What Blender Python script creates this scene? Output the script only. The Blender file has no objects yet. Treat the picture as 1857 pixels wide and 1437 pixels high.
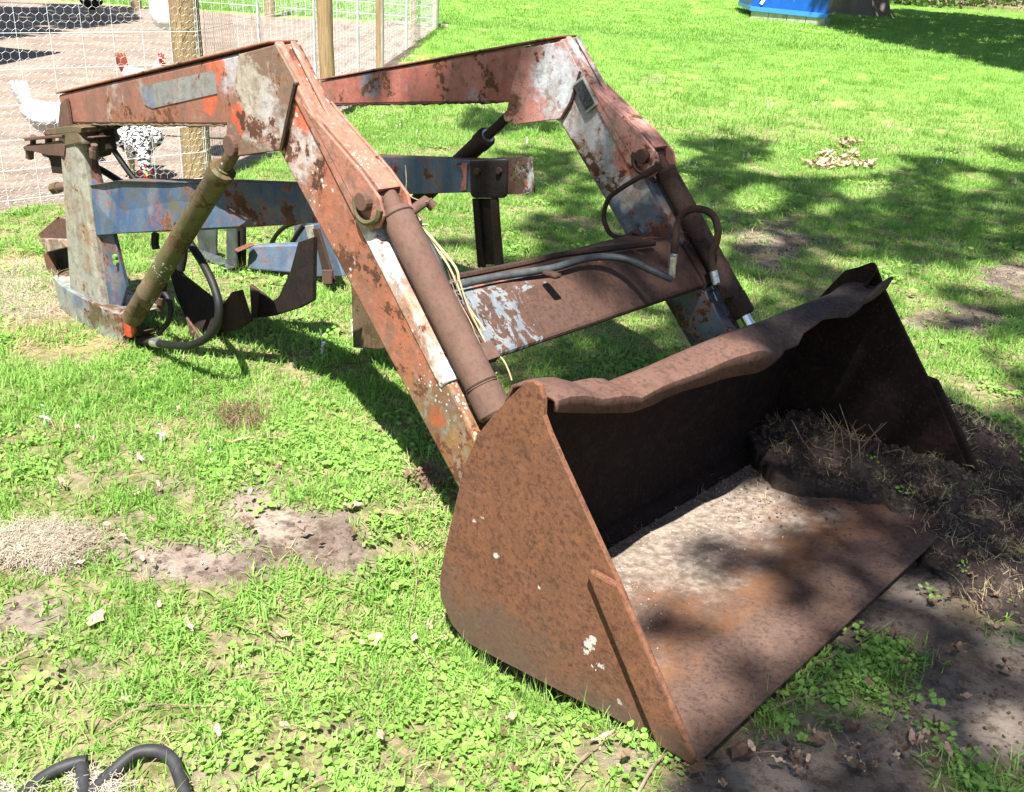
import bpy, math, random
import numpy as np
from mathutils import Vector, Matrix

# ------------------------------------------------------------------ camera
sc = bpy.context.scene
C = sc.collection
R = math.radians
CAM_H, PITCH, ROLL, FPX, PW, PH = 1.3669, R(24.857), R(3.915), 1732.7, 1857.0, 1437.0
cam_d = bpy.data.cameras.new('camera'); cam = bpy.data.objects.new('camera', cam_d); C.objects.link(cam); sc.camera = cam
cp, sp, cr, sr = math.cos(PITCH), math.sin(PITCH), math.cos(ROLL), math.sin(ROLL)
FW = np.array([0, cp, -sp]); UP0 = np.array([0, sp, cp]); RT0 = np.array([1., 0, 0])
RT = cr*RT0 + sr*UP0; UP = -sr*RT0 + cr*UP0
m = Matrix(((RT[0], UP[0], -FW[0], 0), (RT[1], UP[1], -FW[1], 0), (RT[2], UP[2], -FW[2], CAM_H), (0, 0, 0, 1)))
cam.matrix_world = m
cam_d.sensor_width = 36; cam_d.lens = 36*FPX/PW; cam_d.clip_start = .05; cam_d.clip_end = 900

# ------------------------------------------------------------------ world, sun, exposure
LIGHT = np.array([.082, .493, -1.0])                 # the way sunlight travels
w = bpy.data.worlds.new('World'); sc.world = w; w.use_nodes = True
nt = w.node_tree; bg = nt.nodes['Background']
sky = nt.nodes.new('ShaderNodeTexSky'); sky.sky_type = 'NISHITA'; sky.sun_disc = False
el = math.atan2(1.0, math.hypot(LIGHT[0], LIGHT[1]))
sky.sun_elevation = el; sky.sun_rotation = math.atan2(-LIGHT[0], -LIGHT[1]); sky.air_density = 1.0; sky.dust_density = 1.2
nt.links.new(sky.outputs[0], bg.inputs[0]); bg.inputs[1].default_value = .05
sun_d = bpy.data.lights.new('sun', 'SUN'); sun = bpy.data.objects.new('sun', sun_d); C.objects.link(sun)
sun_d.energy = 5.0; sun_d.angle = R(.53); sun_d.color = (1, .955, .88)
sun.rotation_euler = Vector(LIGHT).to_track_quat('-Z', 'Y').to_euler(); sun.location = (0, 0, 20)
sc.view_settings.view_transform = 'Standard'; sc.view_settings.look = 'None'
sc.view_settings.exposure = 1.60; sc.view_settings.gamma = 1; sc.view_settings.use_curve_mapping = False
sc.cycles.max_bounces = 6; sc.cycles.transparent_max_bounces = 6; sc.cycles.transmission_bounces = 3
sc.cycles.caustics_reflective = False; sc.cycles.caustics_refractive = False

rng = np.random.default_rng(7); random.seed(7)

# ------------------------------------------------------------------ frames of reference
YAW = 0.7354695; OX, OY = 0.887835, 1.934636
LAT = np.array([math.sin(YAW), math.cos(YAW), 0]); FWD = np.array([math.cos(YAW), -math.sin(YAW), 0]); O3 = np.array([OX, OY, 0])
def l2w(u, v, z=0): return O3 + FWD*u + LAT*v + np.array([0, 0, z])
def to_uw(x, y):
    dx, dy = x-OX, y-OY
    return dx*FWD[0]+dy*FWD[1], dx*LAT[0]+dy*LAT[1]
def at(px, py, z=0.0):
    d = (px-PW/2)/FPX*RT - (py-PH/2)/FPX*UP + FW
    t = (z-CAM_H)/d[2]; return np.array([d[0]*t, d[1]*t, z])
def at_d(px, py, dist):
    d = (px-PW/2)/FPX*RT - (py-PH/2)/FPX*UP + FW
    return np.array([0, 0, CAM_H]) + d*(dist/math.hypot(d[0], d[1]))
def topx(x, y, z=0.0):
    dx, dy, dz = x, y, z-CAM_H
    zz = dx*FW[0]+dy*FW[1]+dz*FW[2]; zz = np.where(zz < .05, .05, zz)
    return PW/2+FPX*(dx*RT[0]+dy*RT[1]+dz*RT[2])/zz, PH/2-FPX*(dx*UP[0]+dy*UP[1]+dz*UP[2])/zz

# ------------------------------------------------------------------ numpy value noise
_T = np.random.default_rng(3).random((256, 256))
def vn(x, y):
    xi = np.floor(x).astype(int); yi = np.floor(y).astype(int); fx = x-xi; fy = y-yi
    fx = fx*fx*(3-2*fx); fy = fy*fy*(3-2*fy)
    a = _T[xi & 255, yi & 255]; b = _T[(xi+1) & 255, yi & 255]; c = _T[xi & 255, (yi+1) & 255]; d = _T[(xi+1) & 255, (yi+1) & 255]
    return (a*(1-fx)+b*fx)*(1-fy)+(c*(1-fx)+d*fx)*fy
def fbm(x, y, o=4):
    s = 0; a = .5
    for i in range(o): s = s+a*vn(x*2**i+17.3*i, y*2**i+9.1*i); a *= .5
    return s/(1-.5**o)
def sst(a, b, x):
    t = np.clip((x-a)/(b-a), 0, 1); return t*t*(3-2*t)
def inpoly(px, py, poly):
    ins = np.zeros(np.shape(px), bool); n = len(poly)
    for i in range(n):
        x0, y0 = poly[i]; x1, y1 = poly[(i+1) % n]
        if y0 == y1: continue
        cnd = ((y0 > py) != (y1 > py)) & (px < (x1-x0)*(py-y0)/(y1-y0)+x0); ins ^= cnd
    return ins
def ell(px, py, e):
    return np.sqrt(((px-e[0])/e[2])**2+((py-e[1])/e[3])**2)

# ------------------------------------------------------------------ where the ground is bare, dry, or the hen run
PEN = [at(0, 383)[:2], at(377, 337)[:2], at(613, 217)[:2], at(697, 150)[:2], at(790, 52)[:2], (-2.2, 20.2), (-16, 19.0), (-16, -2)]
pd = PEN[1]-PEN[0]; PEN[0] = PEN[0]-pd*3.2
PEN_CORNER = PEN[1].copy(); PEN_L = PEN[0].copy(); PEN_FAR = PEN[4].copy()
BARE = [(350, 1005, 180, 40, 1), (560, 960, 160, 48, 1), (470, 925, 90, 34, .9), (630, 930, 45, 26, 1), (455, 897, 50, 22, .95), (290, 878, 60, 20, .7), (50, 1120, 75, 55, .95),
        (80, 1000, 110, 40, .9), (1405, 440, 85, 48, .85), (1840, 500, 90, 30, .97), (1740, 575, 110, 30, .8), (1185, 142, 30, 9, .7), (875, 55, 18, 5, .7),
        (640, 1260, 90, 30, .5), (560, 1120, 80, 25, .45), (420, 1130, 50, 20, .4), (700, 1380, 120, 40, .45), (150, 1215, 60, 30, .5), (250, 930, 60, 22, .5), (150, 860, 60, 20, .35), (520, 860, 70, 18, .4), (240, 1265, 55, 22, .55), (1000, 1275, 100, 34, .45), (1100, 1345, 130, 40, .55), (860, 1390, 120, 30, .35), (390, 1385, 60, 30, .5),
        (820, 1290, 60, 25, .4), (1530, 600, 60, 20, .3), (780, 870, 60, 26, .55), (430, 752, 55, 20, .4)]
STRAW = [(45, 520, 90, 70, 1), (20, 600, 60, 40, .7), (165, 615, 90, 22, .9), (330, 770, 50, 14, .3), (440, 760, 55, 16, .6), (1820, 900, 60, 50, .6), (1800, 1090, 90, 60, .7), (500, 700, 40, 14, .2)]
BR_POLY = [(1240, 1385), (1330, 1310), (1560, 1100), (1690, 975), (1640, 880), (1690, 800), (1760, 790), (1857, 850), (2300, 800), (2600, 1800), (1150, 1900), (1150, 1437)]
BR_GREEN = [(1530, 1240, 130, 85), (1440, 1290, 90, 38), (1620, 1190, 60, 40), (1760, 1395, 75, 30), (1850, 1425, 90, 40), (1700, 1330, 30, 18)]
def pen_mask(x, y): return inpoly(x, y, PEN)
def bare(x, y):
    px, py = topx(x, y); n = fbm(x*7, y*7, 4)-.5; b = np.zeros(np.shape(x))
    for e in BARE: b = np.maximum(b, e[4]*sst(1.15, .7, ell(px, py, e)+n*.9))
    br = inpoly(px+n*120, py+n*90, BR_POLY).astype(float)*.97
    for e in BR_GREEN: br = br*(1-.95*sst(1.1, .6, ell(px, py, e)+n*.9))
    b = np.maximum(b, br)
    return np.where(y < .05, 0, b)
def straw(x, y):
    px, py = topx(x, y); n = fbm(x*6+5, y*6, 4)-.5; b = np.zeros(np.shape(x))
    for e in STRAW: b = np.maximum(b, e[4]*sst(1.2, .6, ell(px, py, e)+n*.8))
    return np.where(y < .05, 0, b)
def gz(x, y):
    """ground height"""
    x = np.asarray(x, float); y = np.asarray(y, float)
    u, v = to_uw(x, y)
    dip = -.112*sst(.0, -.50, u)*sst(-1.15, -.76, u)*sst(-1.5, -.86, v)*sst(1.05, .8, v)
    near = sst(14, 7, np.hypot(x, y))
    bump = (fbm(x*2.1, y*2.1, 4)-.5)*.03*near*sst(0, .5, np.abs(np.minimum(0, 0)-1)) + (fbm(x*14, y*14, 3)-.5)*.012*near
    inb = sst(-.75, -.6, u)*sst(.12, 0, u)*sst(-.8, -.7, v)*sst(.8, .7, v)
    tipz = sst(.25, .03, np.abs(u-.02))*sst(.95, .8, np.abs(v))
    z = dip+bump*(1-.8*tipz)-.012-.03*inb*sst(-.8, -.76, v)
    return z

# ------------------------------------------------------------------ materials
def node_mat(name):
    mt = bpy.data.materials.new(name); mt.use_nodes = True; t = mt.node_tree
    b = t.nodes['Principled BSDF']; b.inputs['Specular IOR Level'].default_value = .3
    return mt, t, b
class NB:
    def __init__(s, t, coord='Object'):
        s.t = t; tc = t.nodes.new('ShaderNodeTexCoord'); s.co = tc.outputs[coord]
        if coord == 'World': pass
    def world(s):
        g = s.t.nodes.new('ShaderNodeNewGeometry'); s.co = g.outputs['Position']; return s
    def map(s, sc_=(1, 1, 1), rot=(0, 0, 0)):
        n = s.t.nodes.new('ShaderNodeMapping'); n.inputs['Scale'].default_value = sc_; n.inputs['Rotation'].default_value = rot
        s.t.links.new(s.co, n.inputs[0]); return n.outputs[0]
    def noise(s, scale, detail=6, rough=.6, co=None, dist=0, col=False):
        n = s.t.nodes.new('ShaderNodeTexNoise'); n.inputs['Scale'].default_value = scale; n.inputs['Detail'].default_value = detail
        n.inputs['Roughness'].default_value = rough; n.inputs['Distortion'].default_value = dist
        s.t.links.new(co or s.co, n.inputs['Vector']); return n.outputs[1 if col else 0]
    def vor(s, scale, co=None, feat='F1', rnd=1):
        n = s.t.nodes.new('ShaderNodeTexVoronoi'); n.feature = feat; n.inputs['Scale'].default_value = scale; n.inputs['Randomness'].default_value = rnd
        s.t.links.new(co or s.co, n.inputs['Vector']); return n.outputs[0]
    def ramp(s, x, a, b, c0=0., c1=1.):
        n = s.t.nodes.new('ShaderNodeMapRange'); n.inputs[1].default_value = a; n.inputs[2].default_value = b; n.inputs[3].default_value = c0; n.inputs[4].default_value = c1
        n.interpolation_type = 'SMOOTHSTEP'; s.t.links.new(x, n.inputs[0]); return n.outputs[0]
    def math(s, op, a, b=None):
        n = s.t.nodes.new('ShaderNodeMath'); n.operation = op
        for i, v in enumerate((a, b)):
            if v is None: continue
            if isinstance(v, (int, float)): n.inputs[i].default_value = v
            else: s.t.links.new(v, n.inputs[i])
        return n.outputs[0]
    def mix(s, f, a, b):
        n = s.t.nodes.new('ShaderNodeMix'); n.data_type = 'RGBA'
        for i, v in ((0, f), (6, a), (7, b)):
            if isinstance(v, (int, float)): n.inputs[i].default_value = v
            elif isinstance(v, tuple): n.inputs[i].default_value = (*v, 1)[:4]
            else: s.t.links.new(v, n.inputs[i])
        return n.outputs[2]
    def bump(s, h, strength=.5, dist=.01, prev=None):
        n = s.t.nodes.new('ShaderNodeBump'); n.inputs['Strength'].default_value = strength; n.inputs['Distance'].default_value = dist
        s.t.links.new(h, n.inputs['Height'])
        if prev is not None: s.t.links.new(prev, n.inputs['Normal'])
        return n.outputs[0]
    def attr(s, name):
        n = s.t.nodes.new('ShaderNodeAttribute'); n.attribute_name = name; return n.outputs['Fac']
    def sep(s, co=None):
        n = s.t.nodes.new('ShaderNodeSeparateXYZ'); s.t.links.new(co or s.co, n.inputs[0]); return n.outputs

RUST_D = (.052, .026, .018); RUST_M = (.115, .048, .026); RUST_O = (.25, .085, .03); RUST_P = (.19, .095, .06)
def worn(name, a, b, c=None, rust=.42, rs=7, streak=.5, pale=.5, moss=0., lichen=0., rough=.55, seed=0, rustcols=None, spots=(), low=None):
    """paint a fading to b with worn-through pale c, rust blooming through"""
    mt, t, bs = node_mat(name); n = NB(t)
    off = t.nodes.new('ShaderNodeVectorMath'); off.operation = 'ADD'; off.inputs[1].default_value = (seed*3.7, seed*1.9, seed*5.3)
    t.links.new(n.co, off.inputs[0]); raw = n.co; n.co = off.outputs[0]
    rd, rm, ro = rustcols or (RUST_D, RUST_M, RUST_O)
    big = n.noise(2.6, 5, .6, dist=.4)
    st = n.noise(3.0, 6, .65, co=n.map((4, 4, .9)), dist=.3)
    colr = n.mix(n.ramp(n.math('ADD', n.math('MULTIPLY', big, 1-streak), n.math('MULTIPLY', st, streak)), .40, .60), a, b)
    if c is not None:
        pm = n.ramp(n.noise(4.2, 7, .62, co=n.map((1.5, 1.5, .8)), dist=.5), 1-pale-.03, 1-pale+.07)
        colr = n.mix(pm, colr, c)
    if low is not None:
        z_ = n.math('ADD', n.sep(raw)[2], n.math('MULTIPLY', n.math('SUBTRACT', n.noise(5, 6, .65), .5), .5))
        lowc = n.mix(n.ramp(n.noise(6, 6, .65), .42, .58), low[2], low[3]); lowc = n.mix(n.ramp(n.noise(8, 7, .7, co=n.map((1.5, 1.5, .7))), .55, .62), lowc, low[4])
        colr = n.mix(n.ramp(z_, low[1], low[0]), colr, lowc)
    for (p, r_, cc) in spots:
        dd = t.nodes.new('ShaderNodeVectorMath'); dd.operation = 'DISTANCE'; dd.inputs[1].default_value = p; t.links.new(raw, dd.inputs[0])
        dm = n.math('ADD', dd.outputs['Value'], n.math('MULTIPLY', n.math('SUBTRACT', n.noise(16, 7, .7, co=n.map((1, 1, 2.2))), .5), r_*2.2))
        colr = n.mix(n.ramp(dm, r_*1.1, r_*.55, 0, .92), colr, cc)
    fine = n.noise(60, 5, .7)
    colr = n.mix(n.ramp(n.noise(24, 7, .72, dist=.4), .50, .62, 0, .55), colr, (.115, .075, .058))
    colr = n.mix(n.ramp(n.noise(33, 6, .7), .56, .66, 0, .35), colr, c if c is not None else (.3, .24, .18))
    colr = n.mix(n.ramp(fine, .3, .75, 0, .35), colr, (.09, .07, .06))
    colr = n.mix(n.ramp(n.noise(18, 5, .6, co=n.map((1, 1, .35))), .5, .72, 0, .5), colr, (.17, .10, .075))
    rfine = n.noise(38, 8, .75); rmid = n.noise(11, 6, .7)
    rcol = n.mix(n.ramp(rmid, .35, .65), rd, rm); rcol = n.mix(n.ramp(rfine, .55, .72, 0, .75), rcol, ro)
    rn = n.math('ADD', n.noise(rs, 12, .70, dist=.3), n.math('MULTIPLY', n.math('SUBTRACT', n.noise(rs*6, 6, .7), .5), .42))
    rmask = n.ramp(rn, 1-rust-.012, 1-rust+.03)
    halo = n.ramp(rn, 1-rust-.07, 1-rust+.02, 0, .55)
    pit = n.ramp(n.vor(46), .14, .08)
    pit = n.math('MULTIPLY', pit, n.ramp(n.noise(5, 3), .5, .62))
    rmask2 = n.math('MAXIMUM', rmask, pit)
    colr = n.mix(halo, colr, ro)
    colr = n.mix(rmask2, colr, rcol)
    if moss > 0:
        colr = n.mix(n.ramp(n.noise(6, 7, .65), 1-moss-.05, 1-moss+.1, 0, .8), colr, (.078, .076, .030))
    if lichen > 0:
        lv = n.math('MULTIPLY', n.ramp(n.math('ADD', n.vor(75), n.math('MULTIPLY', n.noise(110, 3), .8)), .66, .60), n.ramp(n.noise(5.4, 4, .6), 1-lichen-.02, 1-lichen+.04))
        lv2 = n.math('MULTIPLY', n.ramp(n.math('ADD', n.vor(42), n.math('MULTIPLY', n.noise(80, 3), .8)), .62, .57), n.ramp(n.noise(4.4, 3, .6), 1-lichen+.0, 1-lichen+.08))
        colr = n.mix(n.math('MAXIMUM', lv, lv2), colr, (.46, .49, .45))
    t.links.new(colr, bs.inputs['Base Color'])
    t.links.new(n.ramp(rmask2, 0, 1, rough, .9), bs.inputs['Roughness'])
    bp = n.bump(rn, .25, .012); bp = n.bump(n.math('SUBTRACT', rfine, n.math('MULTIPLY', rmask2, .6)), .55, .0028, bp)
    t.links.new(bp, bs.inputs['Normal']); return mt
def rusty(name, a, b, c, spots=True, lichen=0., seed=0, rough=.85, overlay=None, vary=1., grit=.6, dots=()):
    mt, t, bs = node_mat(name); n = NB(t); raw = n.co
    off = t.nodes.new('ShaderNodeVectorMath'); off.operation = 'ADD'; off.inputs[1].default_value = (seed*3.1, seed*2.3, seed*1.7)
    t.links.new(n.co, off.inputs[0]); n.co = off.outputs[0]
    col = n.mix(n.ramp(n.noise(3.2, 7, .62, dist=.3), .36, .64), a, b)
    col = n.mix(n.ramp(n.noise(9, 8, .7), .48, .70, 0, .8), col, c)
    col = n.mix(n.ramp(n.noise(26, 5, .6), .45, .7, 0, .35*vary), col, (.05, .03, .022))
    fine = n.noise(85, 6, .75)
    if spots:
        sp_ = n.math('MULTIPLY', n.ramp(n.math('ADD', n.vor(85, n.map((1, 1, .6))), n.math('MULTIPLY', fine, .3)), .46, .32), n.ramp(n.noise(6, 4), .35, .6, .15, 1))
        col = n.mix(n.math('MULTIPLY', sp_, .75), col, (.055, .026, .018))
    col = n.mix(n.ramp(n.noise(5, 5, .6, co=n.map((3, 3, .6))), .52, .70, 0, .35), col, tuple(v*.5 for v in b))
    hi = n.mix(.5, c, tuple(v*1.7 for v in c)); col = n.mix(n.ramp(fine, .3, .8, 0, .55), col, hi)
    col = n.mix(n.ramp(n.noise(75, 7, .75), .50, .60, 0, grit), col, tuple(v*.42 for v in b))
    col = n.mix(n.ramp(n.noise(9, 7, .6, dist=.5), .50, .70, 0, .28), col, tuple(v*.6 for v in b))
    if lichen > 0:
        lv = n.math('MULTIPLY', n.ramp(n.math('ADD', n.vor(17), n.math('MULTIPLY', n.noise(70, 3), .3)), .26, .22), n.ramp(n.noise(3.4, 3, .6), 1-lichen-.02, 1-lichen+.03))
        col = n.mix(lv, col, (.66, .66, .64))
    for (p, r_) in dots:
        dd = t.nodes.new('ShaderNodeVectorMath'); dd.operation = 'DISTANCE'; dd.inputs[1].default_value = p; t.links.new(raw, dd.inputs[0])
        dm = n.math('ADD', dd.outputs['Value'], n.math('MULTIPLY', n.math('SUBTRACT', n.noise(85, 5, .65), .5), .034))
        col = n.mix(n.ramp(dm, r_*1.25, r_*.85, 0, .85), col, (.48, .48, .45))
    if overlay:
        col = overlay(n, raw, col, fine)
    t.links.new(col, bs.inputs['Base Color']); bs.inputs['Roughness'].default_value = rough; bs.inputs['Specular IOR Level'].default_value = .22
    bp = n.bump(n.noise(7, 4, .5), .2, .02); bp = n.bump(fine, .5, .0022, bp); t.links.new(bp, bs.inputs['Normal']); return mt
def plain(name, col, rough=.6, metal=0, var=.25, scale=30, bump=.2, spec=.3):
    mt, t, bs = node_mat(name); n = NB(t)
    k = n.noise(scale, 6, .65)
    d = tuple(v*(1-var) for v in col); l = tuple(min(1, v*(1+var)) for v in col)
    t.links.new(n.mix(n.ramp(k, .3, .7), d, l), bs.inputs['Base Color'])
    bs.inputs['Roughness'].default_value = rough; bs.inputs['Metallic'].default_value = metal; bs.inputs['Specular IOR Level'].default_value = spec
    t.links.new(n.bump(k, bump, .004), bs.inputs['Normal']); return mt

ORANGE = (.40, .13, .075); ORANGE2 = (.28, .115, .08); PINK = (.43, .17, .13); PALE = (.43, .39, .35); PBLUE = (.30, .35, .40); BLUE = (.045, .105, .23); BLUE2 = (.10, .17, .27)
M = {}
M['arm_top'] = worn('weathered_orange_paint', ORANGE2, (.20, .095, .07), (.32, .27, .23), rust=.40, rs=5, pale=.40, streak=.85, moss=.36, seed=1, spots=(((-1.92, -.57, .93), .05, (.62, .10, .03)), ((-1.80, -.57, 1.03), .09, (.42, .40, .42)), ((-1.88, -.57, 1.03), .06, (.58, .12, .05))))
M['leg'] = worn('orange_paint_over_rust', (.36, .122, .072), (.26, .105, .072), (.34, .25, .21), rust=.44, rs=8, pale=.40, lichen=.46, moss=.28, seed=2, low=(.30, .48, (.25, .14, .05), (.15, .10, .045), (.19, .20, .16)),
                spots=(((-1.50, -.57, .90), .13, (.50, .44, .42)), ((-1.47, -.57, .97), .06, (.62, .11, .04)), ((-.93, -.57, .30), .035, (.36, .09, .03))))
M['leg_low'] = worn('ochre_stained_orange_paint', (.26, .15, .05), ORANGE2, (.20, .21, .19), rust=.44, rs=8, pale=.40, lichen=.50, moss=.42, seed=3)
M['ridge'] = worn('bright_orange_paint', (.43, .155, .095), (.34, .155, .115), PALE, rust=.38, rs=9, pale=.38, lichen=.40, seed=4)
M['gusset'] = worn('brown_pale_gusset_paint', (.17, .10, .07), (.20, .13, .09), (.40, .38, .35), rust=.40, rs=9, pale=.46, seed=5, streak=.3, spots=(((-1.64, -.58, .94), .11, (.44, .43, .42)), ((-1.70, -.58, 1.0), .09, (.40, .36, .30)), ((-1.76, -.58, .91), .045, (.62, .075, .02))))
M['gusset_far'] = worn('salmon_paint_on_gusset', (.40, .15, .115), (.46, .24, .20), (.48, .50, .52), rust=.41, rs=7, pale=.42, seed=6, spots=(((-1.58, .56, .98), .13, (.46, .49, .52)), ((-1.80, .56, .87), .05, (.09, .045, .03))))
M['arm_far'] = worn('salmon_paint', (.35, .10, .072), (.40, .15, .115), (.26, .27, .31), rust=.42, rs=8, pale=.36, seed=7, streak=.7, moss=.28, spots=(((-2.62, .568, .83), .07, (.17, .20, .25)),))
M['leg_far'] = worn('pale_blue_white_paint', (.42, .44, .46), (.38, .33, .30), (.42, .18, .14), rust=.45, rs=7, pale=.40, seed=8, low=(.60, .68, (0, 0, 0), (.085, .13, .20), (.16, .21, .28)), spots=(((-1.27, .568, .77), .07, (.50, .13, .09)),))
M['leg_far_low'] = worn('slate_blue_paint', (.09, .13, .18), (.06, .085, .12), (.15, .18, .20), rust=.48, rs=7, pale=.38, seed=9)
M['sleeve'] = worn('whitish_flaking_paint', (.50, .40, .34), (.40, .20, .13), (.60, .64, .64), rust=.40, rs=8, pale=.50, lichen=.5, seed=10)
M['blue'] = worn('faded_blue_paint', (.022, .062, .14), (.05, .10, .165), (.11, .14, .18), rust=.41, rs=5, pale=.42, streak=.75, moss=.40, seed=11)
M['blue_far'] = worn('steel_blue_paint', (.05, .10, .18), (.09, .145, .215), (.14, .18, .23), rust=.38, rs=6, pale=.4, streak=.8, seed=12)
M['post'] = worn('pale_yellow_blue_paint', (.34, .34, .25), (.27, .28, .25), (.26, .17, .12), rust=.37, rs=9, pale=.38, moss=.32, seed=13)
M['base'] = worn('lichen_stained_pale_paint', (.22, .26, .23), (.30, .34, .29), (.10, .15, .22), rust=.42, rs=6, pale=.40, moss=.42, streak=.85, seed=14)
M['mossy'] = worn('moss_stained_steel', (.088, .068, .040), (.12, .088, .052), None, rust=.46, rs=7, moss=.48, lichen=.36, seed=15, rustcols=((.05, .032, .017), (.09, .055, .025), (.15, .09, .04)))
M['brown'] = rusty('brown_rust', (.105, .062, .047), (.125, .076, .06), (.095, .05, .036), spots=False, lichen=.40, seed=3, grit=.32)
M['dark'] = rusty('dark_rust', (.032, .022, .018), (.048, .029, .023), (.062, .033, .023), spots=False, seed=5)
M['black'] = rusty('blackened_steel', (.009, .008, .0075), (.017, .013, .011), (.026, .016, .013), spots=False, seed=6)
def dirtfn(n, raw, col, fine):
    s = n.sep(raw); k = n.math('ADD', s[2], n.math('MULTIPLY', n.math('SUBTRACT', n.noise(8, 8, .68), .5), .45))
    col = n.mix(n.ramp(k, .10, -.05, 0, .65), col, (.085, .062, .048))
    e_ = n.math('ADD', n.math('MULTIPLY', s[2], 1), n.math('MULTIPLY', s[0], 1.36))   # scuffed towards the front edge
    sc_ = n.noise(26, 8, .75, co=n.map((1, 1, 5), (0, .9, 0)), dist=.2)
    return n.mix(n.ramp(sc_, .56, .64, 0, .35), col, (.22, .125, .085))
def lip_shade(n, raw, col, fine):
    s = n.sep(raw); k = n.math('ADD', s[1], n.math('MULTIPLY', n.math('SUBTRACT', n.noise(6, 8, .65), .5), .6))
    return n.mix(n.ramp(k, -.10, .25, 0, .85), col, n.mix(n.ramp(fine, .4, .65), (.022, .019, .019), (.055, .045, .042)))  # far end of the lip darkened: its shade is put into the colour
DOTS = (((-.257, -.757, .11), .011), ((-.250, -.757, .128), .008), ((-.222, -.757, .078), .007), ((-.165, -.757, .022), .005), ((-.527, -.757, .185), .007), ((-.60, -.757, .24), .005), ((-.575, -.757, .26), .004), ((-.262, -.757, .088), .006), ((-.40, -.757, .17), .004), ((-.24, -.757, .063), .004))
M['bucket'] = rusty('bucket_rust', (.145, .064, .036), (.112, .054, .035), (.18, .075, .035), seed=1, dots=DOTS, overlay=dirtfn)
M['bucket_lip'] = rusty('bucket_lip_rust_shade', (.14, .078, .060), (.10, .060, .050), (.12, .055, .035), seed=8, overlay=lip_shade)
M['bucket_shaded'] = rusty('dark_bucket_rust', (.013, .0062, .005), (.008, .005, .0045), (.016, .0075, .0055), seed=9)  # darker copy of the bucket rust, with the shade inside painted in
def sandfn(n, raw, col, fine):
    s = n.sep(raw)
    k = n.math('ADD', n.math('MULTIPLY', s[0], -1.0), n.math('MULTIPLY', n.math('SUBTRACT', n.noise(3.2, 8, .65), .5), .9))
    k = n.math('ADD', k, n.math('MULTIPLY', s[1], .02))
    sandc = n.mix(n.ramp(n.noise(40, 7, .7), .35, .7), (.12, .095, .075), (.30, .245, .205))
    mid = n.mix(n.math('MULTIPLY', n.ramp(k, .10, .32, 0, .55), n.ramp(n.noise(7, 7, .7), .35, .6)), col, (.20, .085, .03))
    return n.mix(n.math('MULTIPLY', n.ramp(k, .22, .46), n.ramp(n.math('ADD', k, n.math('MULTIPLY', n.noise(26, 8, .75), .5)), .50, .68, .25, 1)), mid, sandc)
M['floor'] = rusty('sandy_bucket_floor', (.105, .07, .058), (.075, .048, .042), (.13, .075, .048), seed=11, overlay=sandfn)
def beamfn(n, raw, col, fine):
    s = n.sep(raw)
    k = n.math('ADD', n.math('MULTIPLY', n.math('SUBTRACT', n.noise(60, 6, .7), .5), .9), n.math('ADD', n.ramp(s[1], -.42, .22, .56, -.30), n.math('MULTIPLY', n.math('SUBTRACT', n.noise(13, 8, .66, co=n.map((1, 1.6, .5)), dist=1.0), .5), 2.4)))
    top = n.ramp(s[2], .50, .56)
    k2 = n.math('ADD', n.math('MULTIPLY', top, .7), n.math('MULTIPLY', n.math('SUBTRACT', n.noise(6, 8, .6), .5), 2.2))
    c1 = n.mix(n.ramp(k, .50, .56), col, n.mix(n.ramp(n.noise(14, 6, .7), .4, .6), (.185, .20, .205), (.12, .145, .17)))
    return n.mix(n.ramp(k2, .78, .9), c1, (.33, .12, .07))
M['beam'] = rusty('flaking_beam_paint', (.06, .036, .028), (.08, .046, .036), (.10, .05, .033), spots=False, seed=12, overlay=beamfn)
M['pipe'] = plain('grey_pipe', (.055, .062, .063), .5, 0, .4, 20)
M['rubber'] = plain('black_rubber', (.007, .007, .008), .6, 0, .4, 40, .3, .4)
M['rubber_grey'] = plain('weathered_black_rubber', (.026, .026, .029), .6, 0, .4, 30, .3, .4)
M['chrome'] = plain('chrome_steel', (.75, .76, .78), .14, 1, .1, 20, .05)
M['zinc'] = plain('zinc_fitting', (.62, .62, .60), .32, .9, .3, 60, .2)
M['white_fit'] = plain('white_fitting', (.72, .72, .70), .5, 0, .1)
M['decal'] = worn('silver_blue_decal', (.26, .27, .26), (.19, .20, .20), (.13, .17, .25), rust=.36, rs=9, pale=.40, seed=22)
M['smear'] = worn('fresh_orange_overspray', (.66, .10, .03), (.55, .12, .05), None, rust=.26, seed=21)
M['nameplate'] = plain('dark_name_plate', (.045, .05, .055), .4, .3, .5, 90, .3)
M['nameframe'] = plain('pale_plate_frame', (.30, .30, .27), .5, .2, .3)
M['orange_spot'] = plain('orange_red_paint', (.38, .06, .02), .6, 0, .3)
def woodmat(name, a, b, seed=0):
    mt, t, bs = node_mat(name); n = NB(t)
    k = n.noise(9, 7, .65, co=n.map((9, 9, .5)), dist=.4); f = n.noise(60, 4, .7, co=n.map((3, 3, .2)))
    col = n.mix(n.ramp(k, .35, .65), a, b); col = n.mix(n.ramp(f, .5, .75, 0, .6), col, tuple(v*.35 for v in a))
    t.links.new(col, bs.inputs['Base Color']); bs.inputs['Roughness'].default_value = .85
    t.links.new(n.bump(k, .5, .01), bs.inputs['Normal']); return mt
M['wood'] = woodmat('treated_pine', (.24, .165, .08), (.36, .26, .135))
M['wood_grey'] = woodmat('grey_weathered_wood', (.30, .27, .22), (.46, .42, .36))
M['bark'] = woodmat('tree_bark', (.12, .10, .08), (.20, .17, .14))
M['wire'] = plain('galvanised_wire', (.72, .74, .76), .45, .25, .1)
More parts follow.
